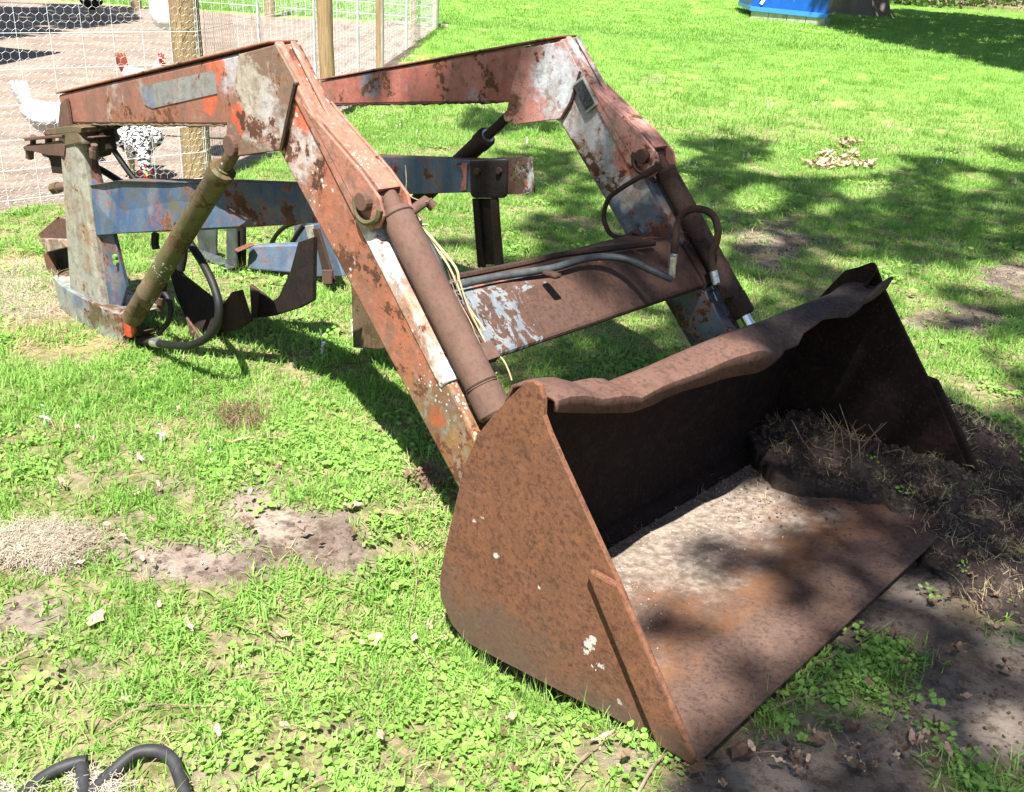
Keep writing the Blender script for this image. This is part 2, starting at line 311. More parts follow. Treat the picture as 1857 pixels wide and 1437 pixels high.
def leafmat(name, a, b, c, trans=.35, rough=.5, scale=1.3):
    """colour varies per leaf clump and in broad patches"""
    mt = bpy.data.materials.new(name); mt.use_nodes = True; t = mt.node_tree; bs = t.nodes['Principled BSDF']; out = t.nodes['Material Output']
    n = NB(t).world(); oi = t.nodes.new('ShaderNodeObjectInfo')
    col = n.mix(oi.outputs['Random'], a, b)
    col = n.mix(n.ramp(n.noise(scale, 4, .6), .38, .66), col, c)
    col = n.mix(n.ramp(n.noise(45, 3, .6), .45, .75, 0, .5), col, tuple(min(1, v*1.6) for v in b))
    t.links.new(col, bs.inputs['Base Color']); bs.inputs['Roughness'].default_value = rough; bs.inputs['Specular IOR Level'].default_value = .35
    tr = t.nodes.new('ShaderNodeBsdfTranslucent'); t.links.new(col, tr.inputs[0])
    mx = t.nodes.new('ShaderNodeMixShader'); mx.inputs[0].default_value = trans
    t.links.new(bs.outputs[0], mx.inputs[1]); t.links.new(tr.outputs[0], mx.inputs[2]); t.links.new(mx.outputs[0], out.inputs[0]); return mt
M['grass'] = leafmat('lawn_grass_blades', (.215, .41, .07), (.37, .56, .16), (.165, .345, .05), .50)
M['clover'] = leafmat('round_clover_leaves', (.19, .385, .06), (.32, .51, .13), (.24, .42, .085), .42)
M['straw'] = leafmat('dry_straw', (.40, .32, .17), (.50, .42, .26), (.34, .25, .13), .15, .7)
M['dead_leaf'] = leafmat('dead_leaves', (.12, .07, .042), (.21, .135, .09), (.10, .055, .035), .1, .7, 20)
M['pale_leaf'] = leafmat('bleached_dead_leaves', (.42, .30, .20), (.58, .44, .33), (.34, .20, .12), .1, .7, 20)
M['twig'] = plain('dry_twig', (.24, .17, .12), .8, 0, .4)
M['moss'] = leafmat('dried_spanish_moss', (.36, .31, .24), (.46, .41, .33), (.28, .23, .17), .1, .8)
M['canopy'] = leafmat('oak_leaves', (.045, .09, .016), (.075, .13, .025), (.05, .10, .018), .25, .45)
M['petal'] = plain('white_petal', (.8, .8, .76), .6)

# ground
mt, t, bs = node_mat('lawn_soil'); M['ground'] = mt
n = NB(t).world()
ba, pe_, sw = n.attr('bare'), n.attr('pen'), n.attr('straw')
soil = n.mix(n.ramp(n.noise(3.1, 8, .62), .36, .64), (.13, .10, .08), (.33, .27, .225))
soil = n.mix(n.ramp(n.noise(28, 8, .75), .45, .62, 0, .75), soil, (.06, .042, .03))
soil = n.mix(n.ramp(n.noise(75, 5, .75), .58, .75, 0, .8), soil, (.36, .29, .25))
thatch = n.mix(n.ramp(n.noise(30, 6, .7), .35, .65), (.10, .12, .035), (.30, .24, .15))
far_g = n.mix(n.ramp(n.noise(1.1, 8, .7), .35, .65), (.185, .33, .05), (.27, .42, .09))
far_g = n.mix(n.ramp(n.noise(9, 8, .75), .35, .72, 0, .6), far_g, (.34, .48, .125))
s_ = n.sep(); dist = n.ramp(s_[1], 7, 16)
green = n.mix(dist, thatch, far_g)
penc = n.mix(n.ramp(n.noise(2.0, 8, .7), .35, .65), (.18, .142, .115), (.28, .225, .185))
penc = n.mix(n.ramp(n.noise(24, 8, .75), .50, .62, 0, .85), penc, (.15, .095, .075))
penc = n.mix(n.ramp(n.noise(60, 5, .7), .56, .68, 0, .8), penc, (.50, .42, .36))
litter = n.mix(n.ramp(n.noise(2.2, 8, .8), .4, .6), (.20, .10, .075), (.36, .24, .19))
soil = n.mix(n.ramp(n.sep()[0], .15, .7, 0, .55), soil, n.mix(.5, soil, (.05, .04, .036))); col = n.mix(ba, green, soil); col = n.mix(n.math('MULTIPLY', sw, .8), col, (.30, .22, .12)); col = n.mix(pe_, col, penc)  # soil darkens to the right, tree shade mixed into its colour
woods = n.math('MULTIPLY', n.ramp(s_[1], 58, 64), n.ramp(s_[0], 14, 24)); col = n.mix(woods, col, litter)
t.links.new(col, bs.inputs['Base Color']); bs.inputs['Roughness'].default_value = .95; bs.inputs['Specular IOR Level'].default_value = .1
bp = n.bump(n.noise(9, 8, .7), .7, .03); bp = n.bump(n.noise(60, 6, .75), .8, .008, bp); t.links.new(bp, bs.inputs['Normal'])
mt, t, bs = node_mat('dark_crumbly_soil'); M['mound'] = mt; n = NB(t).world()
soil = n.mix(n.ramp(n.noise(14, 8, .7), .35, .68), (.030, .023, .019), (.105, .078, .062))
soil = n.mix(n.ramp(n.noise(70, 6, .75), .58, .72, 0, .8), soil, (.20, .15, .12))
t.links.new(soil, bs.inputs['Base Color']); bs.inputs['Roughness'].default_value = .95
bp = n.bump(n.noise(20, 8, .75), .9, .03); bp = n.bump(n.noise(90, 6, .75), .9, .008, bp); t.links.new(bp, bs.inputs['Normal'])

# ------------------------------------------------------------------ mesh building
class MB:
    def __init__(s): s.v = []; s.f = []
    def add(s, vs, fs):
        o = len(s.v); s.v += [tuple(map(float, p)) for p in vs]; s.f += [tuple(i+o for i in f) for f in fs]; return s
    def prism(s, prof, w0, w1, axis='w'):
        """extrude a closed (u,z) outline between lateral positions w0 and w1"""
        k = len(prof); a = sum(prof[i][0]*prof[(i+1) % k][1]-prof[(i+1) % k][0]*prof[i][1] for i in range(k))
        if a < 0: prof = prof[::-1]
        vs = [(p[0], w0, p[1]) for p in prof]+[(p[0], w1, p[1]) for p in prof]
        fs = [tuple(range(k)), tuple(range(2*k-1, k-1, -1))]+[((i+1) % k, i, k+i, k+(i+1) % k) for i in range(k)]
        return s.add(vs, fs)
    def box(s, c, d, rot=None):
        vs = []
        for x in (-.5, .5):
            for y in (-.5, .5):
                for z in (-.5, .5):
                    p = Vector((x*d[0], y*d[1], z*d[2]))
                    if rot is not None: p = rot @ p
                    vs.append(Vector(c)+p)
        return s.add(vs, [(0, 1, 3, 2), (4, 6, 7, 5), (0, 4, 5, 1), (2, 3, 7, 6), (0, 2, 6, 4), (1, 5, 7, 3)])
    def tube(s, path, r, seg=10, caps=True):
        P = [Vector(p) for p in path]; k = len(P); rr = r if isinstance(r, (list, tuple)) else [r]*k
        vs = []; fs = []; ref = None
        for i in range(k):
            d = (P[min(i+1, k-1)]-P[max(i-1, 0)])
            d = d.normalized() if d.length > 1e-9 else Vector((0, 0, 1))
            if ref is None: ref = Vector((0, 0, 1)) if abs(d.z) < .9 else Vector((1, 0, 0))
            a = d.cross(ref).normalized(); b = a.cross(d).normalized(); ref = b
            for j in range(seg):
                th = 2*math.pi*j/seg; vs.append(P[i]+a*math.cos(th)*rr[i]+b*math.sin(th)*rr[i])
        for i in range(k-1):
            for j in range(seg): fs.append((i*seg+j, i*seg+(j+1) % seg, (i+1)*seg+(j+1) % seg, (i+1)*seg+j))
        if caps: fs += [tuple(range(seg-1, -1, -1)), tuple(range((k-1)*seg, k*seg))]
        return s.add(vs, fs)
    def build(s, name, mat, parent=None, bevel=0, smooth=False, sub=0):
        me = bpy.data.meshes.new(name); me.from_pydata(s.v, [], s.f); me.materials.append(mat)
        o = bpy.data.objects.new(name, me); C.objects.link(o)
        if parent is not None: o.parent = parent
        if smooth:
            me.polygons.foreach_set('use_smooth', [True]*len(me.polygons))
            try: me.set_sharp_from_angle(angle=R(38))
            except Exception: pass
        if bevel:
            b = o.modifiers.new('bevel', 'BEVEL'); b.width = bevel; b.segments = 2; b.limit_method = 'ANGLE'; b.angle_limit = R(28)
        if sub:
            b = o.modifiers.new('sub', 'SUBSURF'); b.levels = sub; b.render_levels = sub
        return o
def npmesh(name, v, f, mat, parent=None, smooth=False):
    """v (n,3); f (m,k) faces of one size"""
    v = np.asarray(v, np.float32); f = np.asarray(f, np.int32); me = bpy.data.meshes.new(name)
    me.vertices.add(len(v)); me.vertices.foreach_set('co', v.ravel())
    me.loops.add(f.size); me.loops.foreach_set('vertex_index', f.ravel())
    me.polygons.add(len(f)); me.polygons.foreach_set('loop_start', np.arange(0, f.size, f.shape[1], dtype=np.int32))
    me.update(calc_edges=True); me.materials.append(mat)
    if smooth: me.polygons.foreach_set('use_smooth', np.ones(len(f), bool))
    o = bpy.data.objects.new(name, me)
    C.objects.link(o)
    if parent is not None: o.parent = parent
    return o
def tag(o, label=None, cat=None, group=None, kind=None):
    for k, v in (('label', label), ('category', cat), ('group', group), ('kind', kind)):
        if v: o[k] = v
    return o
def empty(name, loc=(0, 0, 0), rz=0):
    o = bpy.data.objects.new(name, None); C.objects.link(o); o.location = loc; o.rotation_euler = (0, 0, rz); o.empty_display_size = .1; return o
def copy_tree(o, parent=None):
    c = o.copy(); C.objects.link(c)
    if parent is not None: c.parent = parent
    for ch in o.children: copy_tree(ch, c)
    return c
def smooth_path(P, k=6, closed=False):
    P = [np.array(p, float) for p in P]; out = []
    for i in range(len(P)-1):
        p0 = P[max(i-1, 0)]; p1 = P[i]; p2 = P[i+1]; p3 = P[min(i+2, len(P)-1)]
        for j in range(k):
            t = j/k; out.append(.5*((2*p1)+(-p0+p2)*t+(2*p0-5*p1+4*p2-p3)*t*t+(-p0+3*p1-3*p2+p3)*t**3))
    out.append(P[-1]); return out

# ------------------------------------------------------------------ ground sheet
def expand(lo, hi, step, end, g=1.12):
    a = list(np.arange(lo, hi, step)); s = step; x = a[-1]
    while x < end: s *= g; x += s; a.append(x)
    return a
xs = expand(0, 4.2, .045, 420); xs = np.array([-v for v in xs[:0:-1]]+xs)
ys = np.array([-60, -30, -12, -5, -2, -.8, -.2, .2]+expand(.5, 8, .045, 600, 1.10))
X, Y = np.meshgrid(xs, ys); Z = gz(X, Y); ny, nx = X.shape
idx = np.arange(ny*nx).reshape(ny, nx)
F = np.stack([idx[:-1, :-1].ravel(), idx[:-1, 1:].ravel(), idx[1:, 1:].ravel(), idx[1:, :-1].ravel()], 1)
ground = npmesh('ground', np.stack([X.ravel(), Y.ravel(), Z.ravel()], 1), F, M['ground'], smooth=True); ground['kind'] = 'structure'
for nm, val in (('bare', bare(X.ravel(), Y.ravel())), ('pen', pen_mask(X.ravel(), Y.ravel()).astype(float)), ('straw', straw(X.ravel(), Y.ravel()))):
    a = ground.data.attributes.new(nm, 'FLOAT', 'POINT'); a.data.foreach_set('value', val.astype(np.float32))
# sky dome is the world's sky itself

# ------------------------------------------------------------------ the loader (local axes: x forward to the bucket, y across to the far side, z up)
loader = empty('front_loader', (OX, OY, 0), -YAW)
tag(loader, 'rusty orange and blue tractor front loader with a wide rusted bucket, resting on the grass', 'tractor loader')
def P(px, py, v):
    """point of the loader's lateral plane v, local coordinates"""
    d = (px-PW/2)/FPX*RT - (py-PH/2)/FPX*UP + FW
    c = np.array([0, 0, CAM_H]); t = ((O3+LAT*v-c) @ LAT)/(d @ LAT); q = c+d*t-O3
    return (float(q @ FWD), v, float(q[2]))
def P2(px, py, v): a = P(px, py, v); return (a[0], a[2])
def slab(mb, pts, off):
    """outline of 3-D points given a thickness vector"""
    k = len(pts); off = np.array(off, float); A = [np.array(p, float) for p in pts]; B = [p+off for p in A]
    ar = sum(A[i][0]*A[(i+1) % k][2]-A[(i+1) % k][0]*A[i][2] for i in range(k))
    fs = [tuple(range(k)), tuple(range(2*k-1, k-1, -1))]+[((i+1) % k, i, k+i, k+(i+1) % k) for i in range(k)]
    if ar < 0: fs = [tuple(reversed(f)) for f in fs]
    return mb.add(A+B, fs)

LD = np.array([.69187, -.72203]); LN = np.array([.72203, .69187])     # down the leg, and out of its front
def LP(s, d, w): q = np.array([-1.577, 1.121])+LD*s+LN*d; return (float(q[0]), w, float(q[1]))

def arm(v0, v1, near):
    """one lifting arm: tapering rear beam, gusset, leg, clevis; v0 faces the camera"""
    rear = MB().prism([(-2.967, .806), (-2.945, .706), (-1.842, .873), (-1.775, .885), (-1.752, 1.077)], v0, v1)
    a = rear.build('loader_arm', M['arm_top'] if near else M['arm_far'], loader, bevel=.009)
    # thin top cap that overhangs the rear beam
    MB().prism([(-2.972, .808), (-1.60, 1.119), (-1.60, 1.125), (-2.974, .814)], v0-.006, v1+.006).build('top_flange', M['ridge'] if near else M['arm_far'], a, bevel=.002)
    up = [(-1.749, 1.078), (-1.577, 1.117), (-1.335, .868), (-.985, .503), (-.66, .163), (-.76, .055), (-1.205, .484), (-1.577, .843), (-1.772, .884)]
    MB().prism(up, v0, v1).build('leg', M['leg'] if near else M['leg_far'], a, bevel=.008)
    # crust of grime along the lower edge of the rear beam
    cr_ = [np.array((-2.93, 0, .709)), np.array((-1.85, 0, .873))]; cpth = [tuple(cr_[0]*(1-k/60)+cr_[1]*(k/60)+np.array((0, v0-.001+random.uniform(-.001, .002), random.uniform(-.004, .001)))) for k in range(61)]
    MB().tube(cpth, [random.uniform(.002, .0055) for _ in cpth], 5).build('grime_crust', M['mossy'] if near else M['dark'], a)
    # welded front channel: two long ridges with a trough between
    ridge = M['ridge'] if near else M['gusset_far']
    for (w0, w1, d, s1) in ((v0-.007, v0+.020, .008, .50), (v0+.038, v0+.058, .010, .46)):
        q = [LP(.0, d, 0), LP(s1, d, 0), LP(s1, -.028 if w0 < v0 else .001, 0), LP(.01, -.028 if w0 < v0 else .001, 0)]
        MB().prism([(p[0], p[2]) for p in q], w0, w1).build('leg_rib', ridge, a, bevel=.005)
    # gusset
    if near: g = [P2(432, 99, v0-.012), P2(499, 81, v0-.012), P2(537, 150, v0-.012), P2(507, 273, v0-.012), P2(420, 285, v0-.012), P2(408, 276, v0-.012), P2(411, 225, v0-.012), P2(421, 180, v0-.012)]
    else: g = [P2(948, 88, v0-.008), P2(1023, 75, v0-.008), P2(1052, 132, v0-.008), P2(1035, 185, v0-.008), P2(1016, 216, v0-.008), P2(935, 226, v0-.008), P2(920, 220, v0-.008), P2(917, 206, v0-.008), P2(930, 150, v0-.008)]
    gw = MB().prism(g, v0-.012 if near else v0-.008, v0-.0005); gw.build('gusset_plate', M['gusset'] if near else M['gusset_far'], a, bevel=.0025)
    MB().tube([P(510, 272, v0-.010), P(524, 205, v0-.010), P(536, 152, v0-.010)] if near else [P(1018, 216, v0-.006), P(1036, 185, v0-.006), P(1053, 130, v0-.006)], .006, 6).build('weld_bead', M['dark'], a)
    # clevis plates that carry the tilt cylinder
    cl = [(-1.46, .99), (-1.385, .948), (-1.222, .862), (-1.150, .812), (-1.132, .770), (-1.150, .738), (-1.19, .722), (-1.26, .792)]
    for w0 in (v0-.010, v1-.002):
        MB().prism([(x+(0 if w0 < v0 else .002), z) for x, z in cl], w0+.001, w0+.010).build('clevis_plate', M['ridge'] if near else M['gusset_far'], a, bevel=.003)
    MB().prism([(-1.455, .986), (-1.385, .946), (-1.222, .860), (-1.170, .826), (-1.195, .806), (-1.30, .862), (-1.42, .93)], v0+.0105, v1-.0015).build('clevis_web', M['ridge'] if near else M['gusset_far'], a, bevel=.003)
    MB().tube([(-1.197, v0-.030, .795), (-1.197, v1+.022, .795)], .024, 16).build('pin', M['brown'] if near else M['dark'], a, bevel=.003)
    lug = MB().tube(smooth_path([(-1.235, v0-.016, .80), (-1.225, v0-.018, .76), (-1.19, v0-.018, .743), (-1.15, v0-.016, .76), (-1.14, v0-.014, .785)], 4), .008, 6)
    lug.build('pin_keeper', M['mossy'] if near else M['dark'], a)
    # gusset pin
    gp = P(417, 265, v0-.02) if near else P(922, 211, v0-.012)
    MB().tube([(gp[0], v0-.026 if near else v0-.018, gp[2]), (gp[0], v1+.01, gp[2])], .031 if near else .021, 18).build('gusset_pin', M['brown'] if near else M['gusset_far'], a, bevel=.004)
    # upper sleeve along the leg's front below the clevis
    s0, s1 = (.50, .985)
    q = [LP(s0, .013, 0), LP(s1, .009, 0), LP(s1, -.034, 0), LP(s0, -.034, 0)]
    MB().prism([(p[0], p[2]) for p in q], v0-.004 if near else v0+.002, v1-.012).build('sleeve', M['sleeve'] if near else M['leg_far_low'], a, bevel=.006)
    return a
armN = arm(-.568, -.490, True); armF = arm(.568, .646, False)
armN['label'] = 'orange loader arm with a silver decal and round pin'; armF['label'] = 'salmon and pale blue loader arm with a name plate'
# faded decal and fresh overspray on the near arm
MB().prism([P2(252, 158, -.570), P2(388, 128, -.570), P2(393, 170, -.570), P2(276, 197, -.570), P2(262, 190, -.570)], -.5705, -.5665).build('decal', M['decal'], armN)
# name plate on the far leg
pl = [P2(1042, 152, .565), P2(1061, 138, .565), P2(1086, 190, .565), P2(1067, 206, .565)]
pc = np.mean(pl, 0)
npl = MB().prism(pl, .552, .5665).build('name_plate', M['nameframe'], armF, bevel=.002)
MB().prism([tuple(pc+(np.array(p)-pc)*.82) for p in pl], .549, .5515).build('plate_face', M['nameplate'], armF)
a_, b_, c_, d_ = [np.array(p) for p in pl]
for k in range(5):
    t0 = .18+.14*k; s1 = .70-.14*(k % 3)
    p0 = a_+(d_-a_)*.25+(b_-a_)*0; e0 = a_*(1-t0)+d_*t0; e1 = b_*(1-t0)+c_*t0
    q0 = e0+(e1-e0)*.18; q1 = e0+(e1-e0)*s1; dn = (d_-a_)*.014
    MB().prism([tuple(q0), tuple(q1), tuple(q1+dn), tuple(q0+dn)], .5482, .5488).build('embossed_line', M['pipe'], armF)

# crossbeam between the legs
cbp = [(-1.22, .530), (-1.05, .556), (-1.018, .548), (-.905, .436), (-.912, .420), (-.94, .416), (-1.10, .45), (-1.22, .46)]
cb = MB().prism(cbp, -.488, .566).build('crossbeam', M['beam'], loader, bevel=.012)
MB().prism([(-1.012, .556), (-.897, .438), (-.903, .412), (-.98, .425), (-1.03, .47)], .5665, .668).build('wrap_plate', M['dark'], cb, bevel=.006)
def B3(px, py, z):  # local point at height z under a picture point
    q = at(px, py, z)-O3; return (float(q @ FWD), float(q @ LAT), z)
pipe = smooth_path([B3(822, 519, .575), B3(900, 503, .575), B3(1000, 487, .575), B3(1055, 471, .580), B3(1100, 466, .580), B3(1140, 472, .574), B3(1180, 490, .560), B3(1219, 507, .545)], 5)
MB().tube(pipe, .0108, 10).build('pipe', M['pipe'], cb, smooth=True)
pipe2 = smooth_path([B3(830, 502, .575), B3(950, 478, .578), B3(1020, 462, .578), B3(1100, 452, .578), B3(1186, 441, .572)], 5)
MB().tube(pipe2, .010, 8).build('pipe', M['dark'], cb, smooth=True)
q = B3(1010, 480, .612); MB().box((q[0]-.015, q[1], .580), (.05, .03, .014)).build('pipe_clamp', M['dark'], cb, bevel=.006)
q = B3(1219, 490, .57); MB().tube([(q[0], q[1], .548), (q[0]-.004, q[1], .61)], .0115, 8).build('fitting', M['zinc'], cb, smooth=True)
# rear black hose from the cylinder port looping onto the beam, with a rusty end pipe
hz = [P(1182, 312, .53), P(1160, 322, .52), P(1125, 343, .51), P(1103, 362, .51), P(1095, 395, .52), P(1107, 424, .53), P(1130, 431, .54), P(1152, 420, .55)]
h = MB().tube(smooth_path(hz, 6), .0085, 10).build('hydraulic_hose', M['dark'], loader, smooth=True)
MB().tube(smooth_path([P(1150, 421, .545), P(1168, 430, .55), P(1186, 441, .55)], 4), .010, 8).build('elbow_pipe', M['dark'], h, smooth=True)
MB().tube(smooth_path([P(1200, 300, .545), P(1185, 308, .53), P(1168, 318, .52)], 3), .0125, 8).build('port_elbow', M['dark'], h, smooth=True)
hz = [P(1220, 478, .44), P(1225, 440, .46), P(1229, 405, .50), P(1243, 385, .51), P(1268, 379, .52), P(1292, 390, .545), P(1302, 415, .55), P(1299, 440, .55), P(1290, 465, .55), P(1293, 495, .555)]
h = MB().tube(smooth_path(hz, 6), .0115, 10).build('hydraulic_hose', M['dark'], loader, smooth=True)
for p0, p1, mm in ((P(1222, 460, .445), P(1219, 480, .44), 'zinc'), (P(1219, 481, .44), P(1218, 505, .44), 'dark'), (P(1293, 492, .553), P(1299, 516, .553), 'zinc')):
    MB().tube([p0, p1], .0135 if mm == 'zinc' else .011, 10).build('ferrule', M[mm], h, smooth=True)
MB().prism([P2(1301, 512, .55), P2(1322, 520, .55), P2(1325, 540, .55), P2(1312, 545, .55)], .54, .575).build('port_block', M['dark'], h, bevel=.005)

# tilt cylinders
def tiltcyl(v, mat, near):
    a = np.array([-1.168, v, .778]); b = np.array([-.772, v, .352]); d = (b-a)/np.linalg.norm(b-a)
    mb = MB(); r = .0415 if near else .0345
    if not near: a = np.array([-1.16, v, .762]); b = np.array([-.775, v, .358])
    L = np.linalg.norm(b-a); d = (b-a)/L
    prof = [(0, r*.45), (.012, r*.92), (.02, r), (L*.86, r), (L*.862, r*.94), (L*.868, r*.94), (L*.87, r*1.07), (L*.985, r*1.07), (L, r*.9)]
    mb.tube([a+d*s for s, _ in prof], [q for _, q in prof], 24)
    o = mb.build('tilt_cylinder', mat, loader, smooth=True)
    for s_, k_ in ((.024, 1.05), (L*.845, 1.04)): MB().tube([a+d*s_, a+d*(s_+.003), a+d*(s_+.006)], [r*1.0, r*k_, r*1.0], 24, False).build('weld_ring', M['dark'], o, smooth=True)
    MB().tube([a-d*.035, a+d*.012], r*.62, 14).build('eye', mat, o, smooth=True)
    MB().tube([b-d*.01, b+d*.17], .0165, 14).build('piston_rod', M['chrome'], o, smooth=True)
    return o, a, b, d
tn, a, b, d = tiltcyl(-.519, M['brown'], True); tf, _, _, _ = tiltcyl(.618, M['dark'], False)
MB().tube([a+d*.035+np.array([0, .03, .01]), a+d*.03+np.array([0.0, .09, .03]), a+d*.05+np.array([0, .105, .03])], .014, 10).build('port', M['brown'], tn, smooth=True)
MB().box(tuple(a+d*.42+np.array([.01, .055, .0])), (.05, .05, .03), Matrix.Rotation(.7, 3, 'Y')).build('port', M['brown'], tn, bevel=.004)
q0 = P(863, 630, -.47); q1 = P(872, 649, -.47); MB().tube([q0, q1], .0135, 10).build('ferrule', M['white_fit'], tn, smooth=True)
hz = [P(738, 380, -.455), P(762, 420, -.455), P(790, 465, -.46), P(812, 525, -.465), P(838, 580, -.47), P(862, 630, -.47)]
MB().tube(smooth_path(hz, 5), .0105, 10).build('hydraulic_hose', M['rubber_grey'], loader, smooth=True)

# lift cylinders
def liftcyl(top, bot, near):
    a = np.array(top, float); b = np.array(bot, float); L = np.linalg.norm(b-a); d = (b-a)/L; m_ = M['mossy'] if near else M['dark']
    r = .0355 if near else .035; s0 = .075 if near else .14
    o = MB().tube([a+d*s for s in (s0, s0+.006, s0+.05, s0+.056, L*.80, L*.805, L*.815, L*.82, L-.01, L)], [r*.8, r*1.13, r*1.13, r, r, r*1.06, r*1.06, r, r, r*.7], 22).build('lift_cylinder', m_, loader, smooth=True)
    MB().tube([a-d*.01, a+d*(s0+.01)], .021 if near else .019, 14).build('piston_rod', M['mossy'] if near else M['dark'], o, smooth=True)
    MB().tube([a+d*(s0-.006), a+d*s0], r*.78, 16).build('gland_ring', M['zinc'] if not near else M['mossy'], o, smooth=True)
    return o
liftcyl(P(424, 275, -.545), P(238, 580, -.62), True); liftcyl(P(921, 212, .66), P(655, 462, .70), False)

# side beams of the mounting frame (they run in towards the front)
def sidebeam(pt, pb, vs, mat, out):
    """pt, pb: picture points along the top and bottom edge; vs: lateral position at each"""
    top = [P(x, y, v) for (x, y), v in zip(pt, vs)]; bot = [P(x, y, v) for (x, y), v in zip(pb, vs)]
    o = slab(MB(), top+bot[::-1], (0, .012, 0)).build('side_beam', mat, loader, bevel=.003)
    for row, dz, nm in ((top, -.012, 'top_flange'), (bot, 0.0, 'bottom_flange')):
        mb = MB(); k = len(row); vs_ = []
        for p in row:
            x, y, z = p; z = z+dz+.006
            vs_ += [(x, y+.0125, z-.005), (x, y+.082, z-.005), (x, y+.082, z+.006), (x, y+.0125, z+.006)]
        fs = []
        for i in range(k-1):
            for j in range(4): fs.append((i*4+j, (i+1)*4+j, (i+1)*4+(j+1) % 4, i*4+(j+1) % 4))
        fs += [(0, 1, 2, 3), tuple((k-1)*4+j for j in (3, 2, 1, 0))]
        mb.add(vs_, fs).build(nm, M['brown'] if dz else mat, o, bevel=.002)
    return o
bN = sidebeam([(147, 338), (212, 328), (400, 331), (560, 338)], [(166, 428), (222, 424), (405, 416), (580, 404)], [-.60, -.575, -.455, -.37], M['blue'], 1)
bF = sidebeam([(600, 279), (660, 283), (860, 291), (921, 289)], [(640, 356), (700, 354), (862, 349), (920, 349)], [.585, .58, .57, .57], M['blue_far'], 1)
# bolted stand bracket and hanging stand on the far beam
bp_ = [P2(855, 292, .565), P2(922, 290, .565), P2(920, 354, .565), P2(916, 359, .565), P2(862, 359, .565), P2(857, 353, .565)]
br = MB().prism(bp_, .552, .569).build('stand_bracket', M['black'], bF, bevel=.005)
for px, py in ((867, 311), (906, 310)):
    q = P(px, py, .55); MB().tube([(q[0], .553, q[2]), (q[0], .540, q[2])], .014, 6).build('bolt', M['dark'], bF, bevel=.002)
st = MB().prism([P2(858, 360, .575), P2(903, 360, .575), P2(911, 480, .575), P2(869, 480, .575)], .572, .582)
st.build('stand_leg', M['black'], bF, bevel=.003)
MB().prism([P2(889, 360, .56), P2(901, 360, .56), P2(911, 485, .56), P2(897, 485, .56)], .5575, .5715).build('stand_rib', M['dark'], bF, bevel=.003)
MB().prism([P2(858, 360, .565), P2(870, 360, .565), P2(880, 485, .565), P2(868, 485, .565)], .5575, .5715).build('stand_rib', M['black'], bF, bevel=.003)
# perforated rusty beam end: an outline with real holes
def holed(name, outline, holes, v, th, mat, par):
    cu = bpy.data.curves.new(name, 'CURVE'); cu.dimensions = '2D'; cu.fill_mode = 'BOTH'; cu.extrude = th/2
    loops = [outline]+[[(x+r_*math.cos(a_*math.pi/5), z+r_*1.15*math.sin(a_*math.pi/5)) for a_ in range(10)] for x, z, r_ in holes]
    for lp in loops:
        sp_ = cu.splines.new('POLY'); sp_.points.add(len(lp)-1); sp_.use_cyclic_u = True
        for q_, (x, z) in zip(sp_.points, lp): q_.co = (x, z, 0, 1)
    tmp = bpy.data.objects.new(name, cu); me = bpy.data.meshes.new_from_object(tmp); bpy.data.objects.remove(tmp)
    for v_ in me.vertices: x, z, y = v_.co; v_.co = (x, v+y, z)
    me.materials.clear(); me.materials.append(mat); o = bpy.data.objects.new(name, me); C.objects.link(o); o.parent = par; return o
eo = [P2(921, 287, .58), P2(950, 286, .58), P2(966, 286, .58), P2(968, 300, .58), P2(970, 330, .58), P2(972, 349, .58), P2(950, 351, .58), P2(920, 353, .58)]
eh = [(*P2(px, py, .58), rr) for px, py, rr in ((941, 297, .009), (948, 307, .007), (954, 303, .009), (937, 309, .007), (960, 311, .008), (933, 319, .008), (946, 319, .008), (938, 328, .006), (957, 322, .006))]
M['spatter'] = worn('flaking_red_blue_paint', (.055, .035, .03), (.08, .045, .035), (.42, .44, .46), rust=.47, rs=16, pale=.47, seed=31, rustcols=(RUST_D, (.07, .035, .024), (.09, .045, .028)), spots=(((-1.72, .573, .60), .013, (.35, .06, .05)),))
holed('perforated_end', eo, eh, .573, .006, M['spatter'], bF)
# red spatter on the far beam
MB().prism([P2(*q_, .565) for q_ in ((824, 297), (850, 296), (848, 302), (846, 345), (836, 345), (842, 320), (838, 303))], .560, .5645).build('red_spatter', M['arm_far'], bF)

# rear posts
def frame_post(s, near):
    f = lambda px, py, v: P(px, py, v)
    tl, tr, bl, brr = f(104, 240, -.615), f(137, 240, -.615), f(127, 566, -.615), f(186, 566, -.615)
    prof = [(tl[0], tl[2]), (tr[0], tr[2]), (brr[0], brr[2]), (bl[0], bl[2])]
    if near: o = MB().prism(prof, -.615, -.565).build('rear_post', M['post'], loader, bevel=.018)
    else: o = MB().prism([(x-.14, min(z, .60)) for x, z in prof], .50, .615).build('rear_post', M['blue_far'], loader, bevel=.028)
    return o, prof
pN, prof = frame_post(1, True); pF, _ = frame_post(-1, False)
slab(MB(), [P(137, 262, -.60), P(160, 250, -.565), P(206, 426, -.565), P(229, 524, -.565), P(220, 560, -.565), P(186, 562, -.60)], (-.012, .02, 0)).build('web_plate', M['blue'], pN, bevel=.004)
for px, py in ((205, 466), (207, 476)):
    q = P(px, py, -.58); MB().tube([(q[0]+.004, q[1], q[2]), (q[0]+.0, q[1]+.012, q[2])], .0085, 10).build('bolt_hole', M['clover'], pN)
